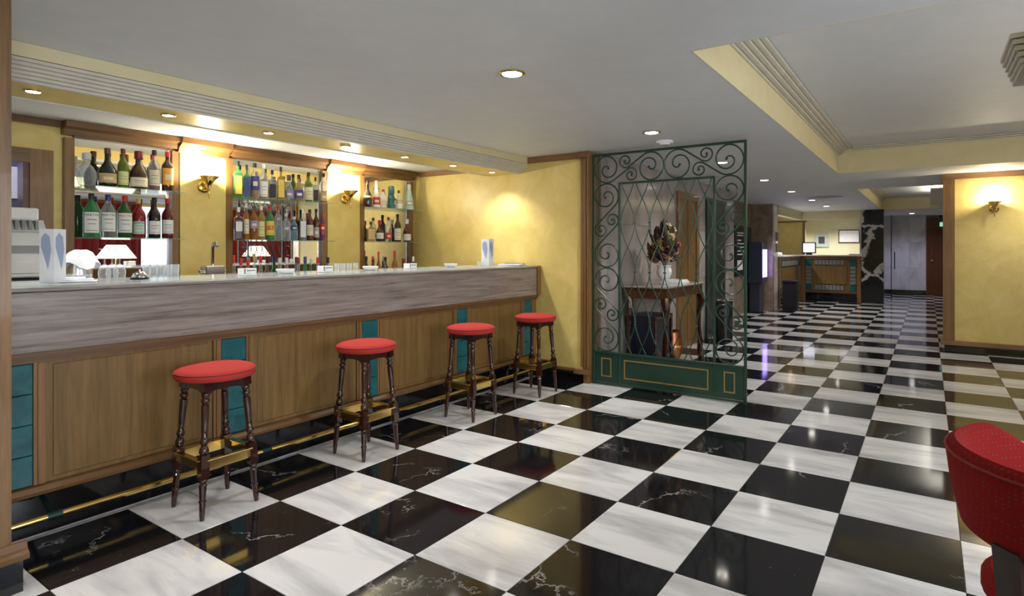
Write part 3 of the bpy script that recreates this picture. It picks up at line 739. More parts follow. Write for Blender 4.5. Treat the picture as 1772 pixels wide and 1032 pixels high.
bottle(690, YS, S2, 'squat', .22, .046, 'white', 'brown', 'gold', (.30, .48), label='brown and white stoneware jug bottle', group=G)
bottle(708, YS-.03, S2, 'cone', .30, .055, 'pale', 'silver', 'grey', (.15, .35), label='pale green tower shaped bottle at the right end', group=G)
for px, kind, h, r, col, cap, lab, lz, txt in [
 (642, 'square', .22, .046, 'yellow', 'brown', 'gold', (.10, .62), 'square decanter bottle with wide brown stopper'),
 (657, 'bulb', .24, .046, 'brown', 'red', 'white', (.12, .40), 'dark round bottle with white label and red cap, middle right shelf'),
 (672, 'tall', .28, .038, 'clear', 'wine', 'red', (.10, .36), 'clear bottle with red label and wine red cap'),
 (688, 'wine', .32, .040, 'brown', 'black', 'cream', (.06, .48), 'tall brown bottle with long cream label, middle right shelf'),
 (704, 'bulb', .27, .050, 'wine', 'white', 'white', (.06, .34), 'dark red bottle with white neck at the right end of the middle shelf')]:
    bottle(px, YS, S1, kind, h, r, col, cap, lab, lz, label=txt, group=G)

# ---- wall sconces
def sconce(loc, facing, label, power):
    """facing: unit direction out of the wall"""
    x, y, z = loc; fx, fy = facing
    t = thing('wall_sconce', label, 'lamp', (x, y, z), 'brass wall sconces')
    R = Matrix.Translation(V((x, y, z))) @ V((fx, fy, 0)).to_track_quat('Z', 'Y').to_matrix().to_4x4()
    MB().lathe([(.052, .001), (.052, .008), (.046, .016), (.03, .022), (.012, .026)], 20, R).build('wall_plate', M_BRASS, t, True)
    c = V((x, y, z))+V((fx, fy, 0))*.10
    MB().tube([V((x, y, z))+V((fx, fy, 0))*.02, V((x, y, z-.015))+V((fx, fy, 0))*.06, c+V((0, 0, .0))], .007, 8).build('arm', M_BRASS, t, True)
    Mx = Matrix.Translation(c)
    MB().lathe([(.006, -.10), (.009, -.095), (.006, -.085), (.008, -.02), (.017, .0), (.02, .02), (.045, .055), (.082, .088), (.084, .09), (.078, .089), (.03, .05), (.012, .045)], 24, Mx).build('bowl', M_BRASS, t, True)
    MB().ball(c+V((0, 0, .085)), .022, 8).build('bulb', emis('bulb_glow', (1, .88, .65), 30), t, True)
    point('sconce_light', c+V((0, 0, .125)), power, (1, .88, .66), .03)
sconce((1.80, YB-.045, 1.885), (0, -1), 'brass wall sconce on the pilaster between left and middle bays', 24)
sconce((3.30, YB-.045, 1.885), (0, -1), 'brass wall sconce on the pilaster between middle and right bays', 24)
ps = onX(1720, 362, XC)
sconce((XC, ps.y, ps.z), (-1, 0), 'brass wall sconce on the yellow pier at the right', 14)
up = thing('wall_uplighter', 'stepped white plaster uplighter at the upper right edge', 'lamp', (.52, -3.03, 1.62))
for k in range(6): MB().box(.45-.004*k, .59+.002*k, -3.031, -3.012+.0035*k, 1.66+.010*k, 1.668+.010*k).build('step', M_MOULD, up)

# ---- recessed lamps
def downlight(x, y, z, r, label, group, power, ang=125, col=(1, .96, .91)):
    t = thing('recessed_downlight', label, 'lamp', (x, y, z-.02), group)
    MB().lathe([(r, z-.001), (r*1.0, z-.006), (r*.85, z-.010), (r*.74, z-.006), (r*.74, z-.001)], 24, Matrix.Translation((x, y, 0))).build('ring', M_BRASS, t, True)
    MB().lathe([(r*.72, z-.009), (r*.72, z-.004)], 20, Matrix.Translation((x, y, 0))).build('lamp_face', M_LAMP, t)
    spot('downlight_beam', (x, y, z-.03), power, ang, col)
xs = [-2.2, -.2, 1.8, 3.8, 5.85, 7.9, 9.9, 12.0, 14.0]
nm = ['behind the viewpoint', 'nearest the viewpoint', 'above the middle of the floor', 'just before the iron screen', 'just past the iron screen', 'before the dark doorway', 'beyond the dark doorway', 'near the reception', 'right before the reception desk']
for x, s in zip(xs, nm): downlight(x, -.95, H, .075, 'round ceiling downlight '+s, 'ceiling downlights', 44 if x < 9 else 58)
for k, x in enumerate([.225, .88, 1.54, 2.2, 2.84, 3.48, 4.1]):
    downlight(x, .97, 2.17, .042, ('first', 'second', 'third', 'fourth', 'fifth', 'sixth', 'seventh')[k]+' small brass spotlight from the left in the beam over the bar', 'bar spotlights', 26, 125)
for x, y in ((14.6, .6), (17.3, .4), (17.3, -.8)): downlight(x, y, H, .06, 'reception ceiling spotlight over '+{(14.6, .6): 'the side desk', (17.3, .4): 'the corner', (17.3, -.8): 'the picture wall'}[(x, y)], 'reception spotlights', 95, 140)
# downlights of the lounge and the corridor end, then the added coffer uplights
for x, y in ((-1.5, -3.9), (-1.5, -5.2), (.9, -4.9), (8.1, -4.0)):
    downlight(x, y, H, .075, 'round lounge downlight '+{(-1.5, -3.9): 'left of the viewpoint', (-1.5, -5.2): 'in the rear left corner', (.9, -4.9): 'before the lounge window', (8.1, -4.0): 'in front of the yellow pier'}[(x, y)], 'lounge downlights', 32)
downlight(18.3, -2.5, H, .08, 'round downlight at the far end of the corridor', 'corridor end lamps', 60, 150, (.75, .75, 1))
area('added_coffer_uplight', (13.0, -3.0, 2.372), (PI, 0, 0), 4.0, .15, 14, (1, .95, .86))  # unseen lamp added to brighten the corridor coffer
area('added_coffer_uplight', (4.4, -4.58, 2.372), (PI, 0, 0), 4.0, .2, 30, (1, .95, .86))  # likewise added, lifts the near coffer from out of view

# ================================================================ IRON SCREEN
gr = thing('iron_screen', 'green wrought iron screen with scrolls and an oval lattice', 'screen', (XE+.02, -.82, 0))
GX = XE+.02; GY0, GY1 = -.078, -1.575; IY0, IY1 = -.362, -1.305; GT = 2.295; IT = 2.0; PZ = .335
def bar_(name, y0, y1, z0, z1, d=.011): return MB().bbox(GX-d, GX+d, min(y0, y1), max(y0, y1), z0, z1, .002).build(name, M_GREEN, gr)
bar_('post', GY0-.022, GY0, .0, GT); bar_('post', GY1, GY1+.022, 0, GT)
bar_('post', IY0-.02, IY0, PZ, IT); bar_('post', IY1, IY1+.02, PZ, IT)
bar_('rail', GY1+.022, GY0-.022, GT-.022, GT); bar_('rail', IY1+.02, IY0-.02, IT-.02, IT)
bar_('rail', GY1+.022, GY0-.022, PZ-.022, PZ, .014)
for a, b in ((GY0-.022, IY0), (IY0, IY1), (IY1, GY1+.022)):
    bar_('sheet_panel', a, b, .035, PZ-.022, .006)
    m = .075 if abs(a-b) < .5 else .06
    y0, y1, z0, z1 = b+m, a-m, .085, .27
    MB().box(GX-.010, GX-.006, y0, y1, z1-.012, z1).box(GX-.010, GX-.006, y0, y1, z0, z0+.012).box(GX-.010, GX-.006, y0, y0+.012, z0+.012, z1-.012).box(GX-.010, GX-.006, y1-.012, y1, z0+.012, z1-.012).build('gilt_frame', M_GILT, gr)
for y in (IY0-.01, IY1+.01): bar_('panel_joint', y-.008, y+.008, .02, PZ-.022, .010)
bar_('bottom_rail', GY1+.022, GY0-.022, .012, .035, .016)
# oval lattice
NS = 6; S = (IY0-.02-(IY1+.02))/NS; PER = .95
for k in range(NS):
    for sg in (1, -1):
        yc = IY0-.02-S*(k+.5)
        pts = [(GX+.004*sg, yc+sg*S*.49*math.cos(2*PI*(z-1.6)/PER), z) for z in [PZ+(IT-.02-PZ)*q/44 for q in range(45)]]
        MB().tube(pts, .0055, 6).build('lattice_bar', M_GREEN, gr, True)
for k in range(1, NS):
    for z in (1.6, .65, 1.125):
        MB().box(GX-.012, GX+.012, IY0-.02-S*k-.010, IY0-.02-S*k+.010, z-.008, z+.008).build('collar', M_BRASS if z < 1 else M_GREEN, gr)
# S scrolls: a big and a small spiral joined by their inner tangent
def scroll(c1, r1, c2, r2, hand):
    (u1, v1), (u2, v2) = c1, c2
    dx, dy = u2-u1, v2-v1; D = math.hypot(dx, dy); base = math.atan2(dy, dx)
    off = math.acos(max(-1, min(1, (r1+r2)/D)))
    a1 = base+hand*off; a2 = a1+PI
    pts = []
    n = 44; turns = 1.75
    for k in range(n+1):
        q = k/n; r = r1*min(1, .13+.87*(q/.66)**1.15); a = a1+hand*2*PI*turns*(1-q)
        pts.append((u1+r*math.cos(a), v1+r*math.sin(a)))
    n = 30; turns = 1.4
    for k in range(n+1):
        q = 1-k/n; r = r2*min(1, .18+.82*(q/.7)**1.1); a = a2+hand*2*PI*turns*(1-q)
        pts.append((u2+r*math.cos(a), v2+r*math.sin(a)))
    b = MB().tube([(GX, u, v) for u, v in pts], .0075, 6)
    for (u, v) in (pts[0], pts[-1]): b.ball((GX, u, v), .013, 6)
    b.build('scroll', M_GREEN, gr, True)
def column(y0, y1, z0, z1):
    yc = (y0+y1)/2; w = abs(y0-y1); R = w*.49; r = w*.25; h = (z1-z0)/2
    for k in range(2):
        zb = z0+k*h; m = 1 if k == 0 else -1
        scroll((yc, zb+R+.004), R, (yc+m*w*.24, zb+h*.5+r*.65), r, m)
        scroll((yc, zb+h-R-.004), R, (yc-m*w*.24, zb+h*.5-r*.65), r, m)
column(GY0-.022, IY0, PZ, 2.0); column(IY1, GY1+.022, PZ, 2.0)
y0, y1 = GY0-.022, GY1+.022; zc = (IT+GT-.022)/2; w = GT-.022-IT; R = w*.485; r = w*.23; h = (y0-y1)/2
for k in range(2):
    ya = y0-k*h; m = 1 if k == 0 else -1
    scroll((ya-R-.004, zc), R, (ya-h*.5-r*.4, zc-m*w*.24), r, m)
    scroll((ya-h+R+.004, zc), R, (ya-h*.5+r*.4, zc+m*w*.24), r, m)

# ================================================================ BEHIND THE SCREEN
TX0, TX1, TY0, TY1, TZ = 4.98, 6.20, -.64, -.115, .955
ct = thing('console_table', 'carved dark console table with marble top behind the iron screen', 'table', ((TX0+TX1)/2, (TY0+TY1)/2, 0))
MB().bbox(TX0, TX1, TY0, TY1, TZ-.022, TZ, .006).build('marble_top', M_PINKM, ct)
M_CARVE = stucco('carved_walnut', (.022, .008, .004), (.13, .045, .015), .3, 14)
for a in ((TX0+.03, TX1-.03, TY0+.02, TY0+.045), (TX0+.03, TX0+.055, TY0+.045, TY1), (TX1-.055, TX1-.03, TY0+.045, TY1)):
    MB().box(*a, TZ-.135, TZ-.023).build('apron', M_CARVE, ct)
for lx in (TX0+.055, TX1-.055):
    for ly in (TY0+.05, TY1-.06):
        sx = 1 if lx < 5.5 else -1
        pts = [(lx, ly, TZ-.13), (lx-.02*sx, ly-.015, .72), (lx+.02*sx, ly, .6), (lx+.01*sx, ly, .4), (lx-.015*sx, ly-.01, .22), (lx+.01*sx, ly, .1), (lx-.02*sx, ly-.02, .012)]
        MB().tube(pts, .03, 8, [.045, .05, .028, .024, .036, .026, .034]).build('leg', M_MAHO, ct, True)
MB().box(TX0+.05, TX1-.05, (TY0+TY1)/2-.02, (TY0+TY1)/2+.02, .14, .175).build('stretcher', M_MAHO, ct)
ch = thing('dark_chest', 'dark blue black chest with reddish edges under the console table', 'chest', (5.25, -.3, 0))
MB().bbox(5.10, 5.62, -.44, -.13, .0, .62, .01).build('body', plain('dark_navy_leather', (.012, .014, .03), .35), ch)
for x in (5.10, 5.58): MB().box(x, x+.04, -.455, -.441, 0, .62).build('edge_batten', M_MAHO, ch)
MB().box(5.14, 5.58, -.452, -.441, .57, .61).build('lid_edge', M_MAHO, ch)
pot = thing('copper_pot', 'copper pot standing on the floor beneath the console table', 'pot', (5.86, -.36, 0))
Mp = Matrix.Translation((5.86, -.36, 0))
MB().lathe([(.09, .0), (.10, .03), (.085, .06), (.12, .14), (.125, .22), (.10, .32), (.095, .37), (.11, .385), (.10, .385), (.085, .36)], 24, Mp).build('body', M_COPPER, pot, True)
MB().lathe([(.127, .195), (.130, .2), (.130, .215), (.127, .22)], 24, Mp).build('band', M_BRASS, pot, True)
bn = thing('round_bin', 'black round bin with chrome rim in front of the dark doorway', 'bin', (8.0, -.36, 0))
Mq = Matrix.Translation((8.0, -.36, 0))
MB().lathe([(.11, 0), (.12, .01), (.125, .58), (.12, .60)], 24, Mq).build('body', M_DARK, bn, True)
MB().lathe([(.128, .585), (.130, .59), (.130, .612), (.10, .618)], 24, Mq).build('rim', M_CHROME, bn, True)
vx, vy = 5.45, -.42
urn = thing('flower_urn', 'white urn vase on the console table holding dried flowers', 'vase', (vx, vy, TZ))
MB().lathe([(.055, TZ+.001), (.06, TZ+.012), (.03, TZ+.03), (.025, TZ+.045), (.06, TZ+.07), (.085, TZ+.12), (.085, TZ+.15), (.07, TZ+.19), (.085, TZ+.215), (.06, TZ+.212)], 24, Matrix.Translation((vx, vy, 0))).build('body', M_PORC, urn, True)
fl = thing('dried_flowers', 'tall bouquet of dark red and ochre dried flowers in the urn', 'flowers', (vx, vy, TZ+.2))
LCOL = {'leaf_wine': (.045, .010, .014), 'leaf_brown': (.07, .035, .015), 'bloom_ochre': (.36, .20, .05), 'bloom_pink': (.30, .07, .07), 'leaf_olive': (.10, .10, .03), 'bloom_cream': (.42, .32, .18)}
def leafmesh(name, L, w, mat):
    vs = []; fs = []
    for k in range(5):
        u = k/4; ww = w*math.sin(PI*(.08+.9*u)); zz = .25*L*u*u
        vs += [(-ww, u*L, zz+.004), (0, u*L, zz-.006), (ww, u*L, zz+.004)]
    for k in range(4):
        for q in range(2): fs.append((3*k+q, 3*k+q+1, 3*k+q+4, 3*k+q+3))
    b = MB(); b.add(vs, fs); b.add([V(q)+V((0, 0, .002)) for q in vs], [f[::-1] for f in fs]); return b.mesh(name, mat)
LM = {k: leafmesh(k, .10, .028, plain(k, c, .7)) for k, c in LCOL.items() if k.startswith('leaf')}
BMs = {}
for k, c in LCOL.items():
    if k.startswith('bloom'):
        b = MB()
        for q in range(8):
            a = 2*PI*q/8; b.ball((.022*math.cos(a), .022*math.sin(a), .004*(q % 2)), .014, 5, sz=.6)
        b.ball((0, 0, .008), .017, 6); BMs[k] = b.mesh(k, plain(k, c, .8), True)
rnd = random.Random(3)
for k in range(230):
    th = rnd.uniform(0, 2*PI); ph = math.acos(rnd.uniform(-.25, 1))
    rad = rnd.uniform(.55, 1)
    d = V((math.sin(ph)*math.cos(th)*.26, math.sin(ph)*math.sin(th)*.15, .17+math.cos(ph)*.33))*rad
    if k % 4 == 3:
        o = link('bloom', BMs[rnd.choice(list(BMs))], fl, d, (rnd.uniform(.4, 1.6), 0, rnd.uniform(-1.4, .4)))
        s = rnd.uniform(.8, 1.3); o.scale = (s, s, s)
    else:
        o = link('leaf', LM[rnd.choice(['leaf_wine', 'leaf_wine', 'leaf_brown', 'leaf_olive'])], fl, d*.85)
        o.rotation_mode = 'QUATERNION'; o.rotation_quaternion = (d+V((rnd.uniform(-.1, .1), rnd.uniform(-.1, .1), rnd.uniform(-.1, .1)))).to_track_quat('Y', 'Z'); s = rnd.uniform(.7, 1.35); o.scale = (s, s, s)
for k in range(16):
    th = rnd.uniform(0, 2*PI)
    MB().tube([(0, 0, -.02), (.05*math.cos(th), .05*math.sin(th), .12), (.14*math.cos(th), .12*math.sin(th), .30)], .003, 5).build('stem', plain('stem_green', (.05, .05, .02), .8), fl, False, False)
for k in range(4):
    m = MB().bbox(5.62+.02*k, 5.92+.015*k, -.55+.012*k, -.33+.01*k, TZ+.001+.009*k, TZ+.009+.009*k, .001)
    tag(m.build('magazine', (M_PAPER, M_PORC)[k % 2]), ('bottom', 'second', 'third', 'top')[k]+' white magazine of the pile on the console table', 'magazine', 'magazines on the console table')

# ================================================================ CORRIDOR AND RECEPTION
sg = thing('sign_board', 'black notice board with white lines on the brown marble wall', 'sign', (11.9, .35, 1.3))
sa, sb = onY(1271, 430, .34).x, onY(1299, 430, .34).x
MB().box(sa, sb, .325, .349, .80, 1.82).build('board', M_DARK, sg)
for k, (q, wd) in enumerate(((1.68, .5), (1.63, .45), (1.53, .3), (1.46, .6), (1.39, .55), (1.31, .7), (1.24, .75))):
    MB().box(sa+.15, sa+.15+(sb-sa-.3)*wd, .322, .325, q-.012, q+.012).build('text_line', M_PAPER, sg)
MB().box(sa+.15, sa+.55, .321, .325, .92, 1.12).build('paper_sheet', M_PAPER, sg)
vm = thing('vending_machine', 'dark blue vending machine with a lit violet front by the brown pier', 'machine', (12.4, .18, 0))
M_NAVY = plain('navy_metal', (.035, .04, .075), .35)
MB().bbox(12.15, 12.62, .03, .32, .62, 1.50, .01).build('cabinet', M_NAVY, vm)
MB().bbox(12.2, 12.6, .09, .30, .0, .62, .01).build('pedestal', M_NAVY, vm)
MB().box(12.20, 12.58, .020, .03, .75, 1.34).build('lit_front', emis('violet_panel', (.35, .25, 1), 3), vm)
tb = thing('pedal_bin', 'tall black bin standing before the reception side desk', 'bin', (13.25, -.25, 0))
MB().bbox(13.0, 13.28, -.50, -.20, 0, .60, .02).build('body', M_DARK, tb)
MB().bbox(12.99, 13.29, -.51, -.19, .60, .66, .015).build('lid', M_DARK, tb)
def desk(name, label, p0, p1):
    """counter front running from p0 to p1 in plan, face to the right hand side of the run"""
    x0, y0 = p0; x1, y1 = p1; L = math.hypot(x1-x0, y1-y0); a = math.atan2(y1-y0, x1-x0)
    t = thing(name, label, 'desk', (x0, y0, 0), 'reception desks', a)
    def bx(nm, m, u0, u1, v0, v1, z0, z1): return MB().box(u0, u1, v0, v1, z0, z1).build(nm, m, t, False, False)
    bx('plinth', M_BLACKF, .09, L-.09, .05, .4, 0, .22)
    bx('body', M_OAK, .0, L, .02, .5, .22, 1.17)
    bx('worktop', M_PORC, -.02, L+.02, -.05, .6, 1.17, 1.20)
    for u in (0, L-.09): bx('corner_post', M_OAKZ, u, u+.09, -.02, .02, 0, 1.169)
    bx('rail', M_OAKX, .09, L-.09, -.015, .02, 1.09, 1.169); bx('rail', M_OAKX, .09, L-.09, -.015, .02, .22, .28)
    bx('panel', M_OAK, .32, L-.32, -.004, .02, .45, .90)
    for u in (.11, L-.25):
        for z in (.29, .94): bx('corner_tile', M_TEAL, u, u+.14, -.008, .02, z, z+.14)
    n = int((L-.64)/.085)
    rel = plain('relief_tile', (.20, .22, .22), .4)
    for k in range(n):
        for z in (.30, .95): bx('relief_tile', rel, .33+.085*k, .40+.085*k, -.008, .02, z, z+.12)
    for k in range(5):
        for u in (.12, L-.24): bx('relief_tile', rel, u, u+.12, -.008, .02, .455+.095*k, .53+.095*k)
    return t
desk('reception_desk', 'front reception desk with oak panel and teal corner tiles', (16.0, -.09), (16.0, -1.475))
desk('reception_desk', 'side reception desk along the corridor, left of the front one', (13.2, -.09), (15.9, -.09))
mon = thing('monitor', 'flat screen monitor lit white on the reception desk', 'monitor', (16.2, -.3, 1.2))
a, b = onX(1388, 440, 16.2), onX(1412, 421, 16.2)
MB().box(16.2, 16.23, b.y, a.y, 1.24, 1.24+.29).build('bezel', M_DARK, mon)
MB().box(16.195, 16.2, b.y+.03, a.y-.03, 1.27, 1.50).build('screen', emis('screen_white', (.85, .85, 1), 1.3), mon)
MB().box(16.17, 16.28, (a.y+b.y)/2-.07, (a.y+b.y)/2+.07, 1.201, 1.24).build('stand', M_DARK, mon)
pp = MB().bbox(13.9, 14.35, .05, .3, 1.201, 1.27, .02).build('paper_stack', M_PAPER); tag(pp, 'heap of white papers on the side reception desk', 'papers')
pp = MB().bbox(16.05, 16.3, -1.42, -1.2, 1.201, 1.23, .006).build('leaflet_pile', M_PAPER); tag(pp, 'low pile of leaflets at the right end of the front desk', 'papers')
def frame(name, x, px0, py0, px1, py1, fm, im, label, mat=None):
    A, B = onX(px0, py0, x), onX(px1, py1, x)
    t = thing(name, label, 'picture', (x, (A.y+B.y)/2, B.z), 'framed pictures at the reception')
    MB().bbox(x-.03, x-.002, B.y, A.y, B.z, A.z, .004).build('frame', fm, t)
    e = .025
    MB().box(x-.034, x-.03, B.y+e, A.y-e, B.z+e, A.z-e).build('sheet', im, t)
    if mat:
        wy, wz = (A.y-B.y)*.28, (A.z-B.z)*.25
        MB().box(x-.036, x-.034, B.y+wy, A.y-wy, B.z+wz, A.z-wz).build('print', mat, t)
frame('framed_certificate', 18.3, 1451, 398, 1488, 420.5, M_DOOR, M_PAPER, 'white certificate in a dark wooden frame on the reception wall')
frame('framed_print', 18.3, 1410, 404, 1434, 428, plain('pale_green_mat', (.50, .60, .56), .5), plain('pale_green_mat', (.5, .6, .56)), 'small dark picture in a pale green mount on the reception wall', plain('dark_print', (.06, .07, .08), .5))
cab = thing('reception_cabinet', 'oak framed yellow panel behind the side reception desk', 'cabinet', (17.2, .4, 0))
MB().box(17.2, 17.3, .0, 1.1, 0, 2.1).build('panel', M_YEL, cab)
for y in (0, 1.04): MB().box(17.16, 17.2, y, y+.06, 0, 2.1).build('post', M_OAKZ, cab)
MB().box(17.14, 17.32, -.03, 1.13, 2.1, 2.15).build('cornice', M_OAKY, cab)
rk = thing('postcard_rack', 'narrow rack with dark postcards on the white marble by the reception', 'rack', (12.95, -.09, 1.4))
MB().box(12.86, 13.06, -.10, -.081, 1.25, 1.75).build('back_plate', M_STEEL, rk)
for z in (1.28, 1.53): MB().box(12.87, 13.05, -.115, -.10, z, z+.19).build('card', plain('dark_card', (.03, .04, .08), .4), rk)
gd = thing('glass_door', 'frameless glass door standing open beside the black column', 'door', (16.55, -2.03, 0))
MB().box(16.52, 16.532, -2.75, -1.965, .01, 2.26).build('pane', glass('door_glass', (.95, .97, .99), .02), gd)
MB().tube([(16.50, -2.10, .03), (16.50, -2.10, 2.2)], .010, 8).build('pull_rod', plain('dark_rod', (.08, .03, .04), .3, .6), gd, True)
MB().tube([(16.49, -2.17, .85), (16.49, -2.17, 1.28)], .012, 8).build('handle', M_DARK, gd, True)
ex = thing('exit_sign', 'small lit green exit sign box above the far brown door', 'sign', (XF-.09, -3.2, 2.0))
MB().bbox(XF-.10, XF-.052, -3.42, -3.14, 2.0, 2.12, .005).build('box', emis('exit_green', (.35, .75, .55), .6), ex)
es = thing('wall_sign', 'dark blue sign with white pictogram over the far brown door', 'sign', (XF-.04, -3.2, 2.25))
MB().box(XF-.06, XF-.051, -3.5, -3.14, 2.245, 2.325).build('plate', plain('navy_plate', (.01, .03, .07), .4), es)
for s in (-1, 1): MB().tube([(XF-.062, -3.24-.03*s, 2.26), (XF-.062, -3.24+.03*s, 2.31)], .006, 5).build('pictogram_stroke', M_PAPER, es)
MB().tube([(XF-.062, -3.46, 2.265), (XF-.062, -3.36, 2.31)], .006, 5).build('pictogram_stroke', M_PAPER, es)
# ceiling fittings
sd = thing('smoke_detector', 'white round smoke detector on the ceiling before the iron screen', 'detector', (4.25, -.89, H-.03))
MB().lathe([(.075, H-.001), (.078, H-.012), (.07, H-.022), (.05, H-.024), (.045, H-.036), (.01, H-.038)][::-1], 24, Matrix.Translation((4.25, -.89, 0))).build('body', M_PORC, sd, True)
vt = thing('ceiling_vent', 'round slatted air vent in the corridor ceiling', 'vent', (11.5, -1.05, H-.02))
for k in range(4): MB().lathe([(.30-.07*k, H-.001), (.32-.07*k, H-.012-.004*k), (.27-.07*k, H-.012-.004*k), (.26-.07*k, H-.001)], 28, Matrix.Translation((11.5, -1.25, 0))).build('ring', M_GREY, vt, True)

# ================================================================ TUB CHAIR
cx, cy = 1.23, -3.265; RO = -.28
tc = thing('tub_chair', 'red patterned tub chair with curved backrest at the right edge', 'chair', (cx, cy, 0))
def rimz(th):
    u = max(0, min(1, (abs(th)-.95)/1.05)); return .80-.17*u*u*(3-2*u)
def shell():
    vs = []; fs = []; N = 40; prof = []
    for k in range(N+1):
        th = -2.0+4.0*k/N                     # angle from the back middle (+y)
        q = abs(th)/2.0
        zt = rimz(th)
        zb = .565-.03*q*q
        R0, R1 = .272, .318                   # inner and outer radius
        lean = .03
        ring = []
        for (r, z) in ((R1-.035, zb), (R1-.005, zb+.02), (R1+lean*.6, (zb+zt)/2), (R1+lean, zt-.02), (R1+lean-.008, zt-.004), ((R0+R1)/2+lean, zt+.008), (R0+lean+.004, zt-.004), (R0+lean-.002, zt-.02), (R0+.004, (zb+zt)/2), (R0-.004, zb+.02), (R0+.01, zb)):
            ring.append((cx+r*math.sin(th+RO), cy+r*math.cos(th+RO), z))
        vs += ring; m = len(ring)
    for k in range(N):
        for i in range(m): fs.append((k*m+i, k*m+(i+1) % m, (k+1)*m+(i+1) % m, (k+1)*m+i))
    fs.append(tuple(range(m))); fs.append(tuple(N*m+i for i in range(m)))
    return MB().add(vs, fs)
shell().build('backrest', M_REDC, tc, True)
MB().tube([(cx+.348*math.sin(t+RO), cy+.348*math.cos(t+RO), rimz(t)-.016) for t in [-2+4*k/40 for k in range(41)]], .004, 6).build('piping', M_PIPE, tc, True)
MB().lathe([(.22, .36), (.265, .37), (.285, .40), (.285, .43), (.262, .455), (.15, .468), (.01, .47)], 36, Matrix.Translation((cx, cy-.02, 0))).build('seat', M_REDC, tc, True)
M_DKW = wood('dark_walnut', (.012, .007, .004), (.035, .018, .010), 'z', .4)
bs = MB().extrude([(.24, .38), (.30, .38), (.325, .60), (.285, .60)], 'x', -.035, .035)
bs.v = [Matrix.Translation((cx, cy, 0)) @ Matrix.Rotation(.78, 4, 'Z') @ q for q in bs.v]; bs.build('back_support', M_DKW, tc)
for sx in (-1, 1):
    for sy in (-1, 1):
        MB().tube([(cx+sx*.17, cy-.02+sy*.17, .365), (cx+sx*.22, cy-.02+sy*.22, .0)], .02, 8, [.024, .014]).build('leg', M_DKW, tc, True)

# ================================================================ ON THE BAR
def onbar(px, Y): p = onY(px, 440, Y); return p.x
def menu(px, Y, h, w, label, rz):
    x = onbar(px, Y); t = thing('menu_card', label, 'menu', (x, Y, TOPZ), 'folded menu cards on the bar', rz)
    for s, nm in ((1, 'front_leaf'), (-1, 'side_leaf')):
        a = .45*s
        R = Matrix.Rotation(a, 4, 'Z')
        b = MB(); b.box(0, w*s, -.0008, .0008, .0, h) if s > 0 else b.box(-w, 0, -.0008, .0008, 0, h)
        b.v = [R @ q for q in b.v]; lf = b.build(nm, M_PAPER, t, False, False)
        u0 = .12*w if s > 0 else -.9*w
        pts = [(u0+.5*w, .25*h), (u0+.62*w, .4*h), (u0+.72*w, .62*h), (u0+.62*w, .86*h), (u0+.3*w, .93*h), (u0+.04*w, .84*h), (u0+.02*w, .66*h), (u0+.2*w, .52*h)]
        b = MB().extrude(pts, 'y', -.0022, -.0012); b.v = [R @ q for q in b.v]; b.build('leaf_print', M_BLUE, lf, False, False)
menu(93, .75, .27, .058, 'tall white menu card with blue leaf print at the left of the bar', -.15)
menu(846, .78, .27, .075, 'white folded menu card with blue leaf print at the right end of the bar', -.5)
def dish(px, Y, r, label):
    x = onbar(px, Y); t = thing('round_ashtray', label, 'ashtray', (x, Y, TOPZ), 'white round ashtrays')
    MB().lathe([(r*.6, .0005), (r*.7, .004), (r*1.0, .026), (r*1.02, .030), (r*.95, .030), (r*.6, .012), (r*.02, .010)], 24).build('bowl', M_PORC, t, True, False)
    MB().lathe([(r*.5, .031), (r*.98, .031), (r*.98, .034), (r*.5, .034)], 16).build('rim', M_PORC, t, True, False)
dish(494, .80, .062, 'white round ashtray before the middle mirror bay'); dish(641, .82, .062, 'white round ashtray left of the right bay'); dish(780, .85, .062, 'white round ashtray in front of the yellow end wall')
def sqdish(px, Y, label):
    x = onbar(px, Y); t = thing('square_ashtray', label, 'ashtray', (x, Y, TOPZ), 'white square ashtrays')
    MB().bbox(-.042, .042, -.042, .042, .0005, .012, .002).build('base', M_PORC, t, False, False)
    for k in range(4):
        b = MB().bbox(-.042, .042, -.042, -.036, .012, .046, .001); b.v = [Matrix.Rotation(k*PI/2, 4, 'Z') @ q for q in b.v]; b.build('side', M_PORC, t, False, False)
    MB().box(-.028, .028, -.0432, -.042, .030, .036).build('print_band', plain('ink_grey', (.2, .2, .22)), t, False, False)
sqdish(428, .74, 'white square ashtray nearest the beer tap'); sqdish(563, .80, 'white square ashtray in front of the second sconce'); sqdish(710, .84, 'white square ashtray near the corner of the back wall')
def tumbler(px, Y, r, h, label, grp='tumblers on the bar', z=None):
    x = onbar(px, Y); z = TOPZ if z is None else z
    t = thing('glass_tumbler', label, 'glass', (x, Y, z), grp)
    MB().lathe([(r*.85, .0005), (r*.88, .006), (r, h), (r*.93, h), (r*.8, .012), (r*.02, .012)], 18).build('glass_body', M_CRYST, t, True, False)
    MB().lathe([(r*.6, .0), (r*.84, .0), (r*.84, .010), (r*.6, .010)], 18).build('thick_base', M_CRYST, t, True, False)
tumbler(831, .84, .034, .045, 'low glass beside the right menu card')
for k, px in enumerate((254, 266, 278, 291, 303)): tumbler(px, 1.0, .024, .075, ('first', 'second', 'third', 'fourth', 'fifth')[k]+' clear tumbler from the left in the row behind the call bell', 'row of tumblers on the left of the bar')
for k, px in enumerate((583, 593, 604, 615)): tumbler(px, 1.05, .022, .055, ('first', 'second', 'third', 'fourth')[k]+' small shot glass from the left in the row by the right pilaster', 'row of shot glasses')
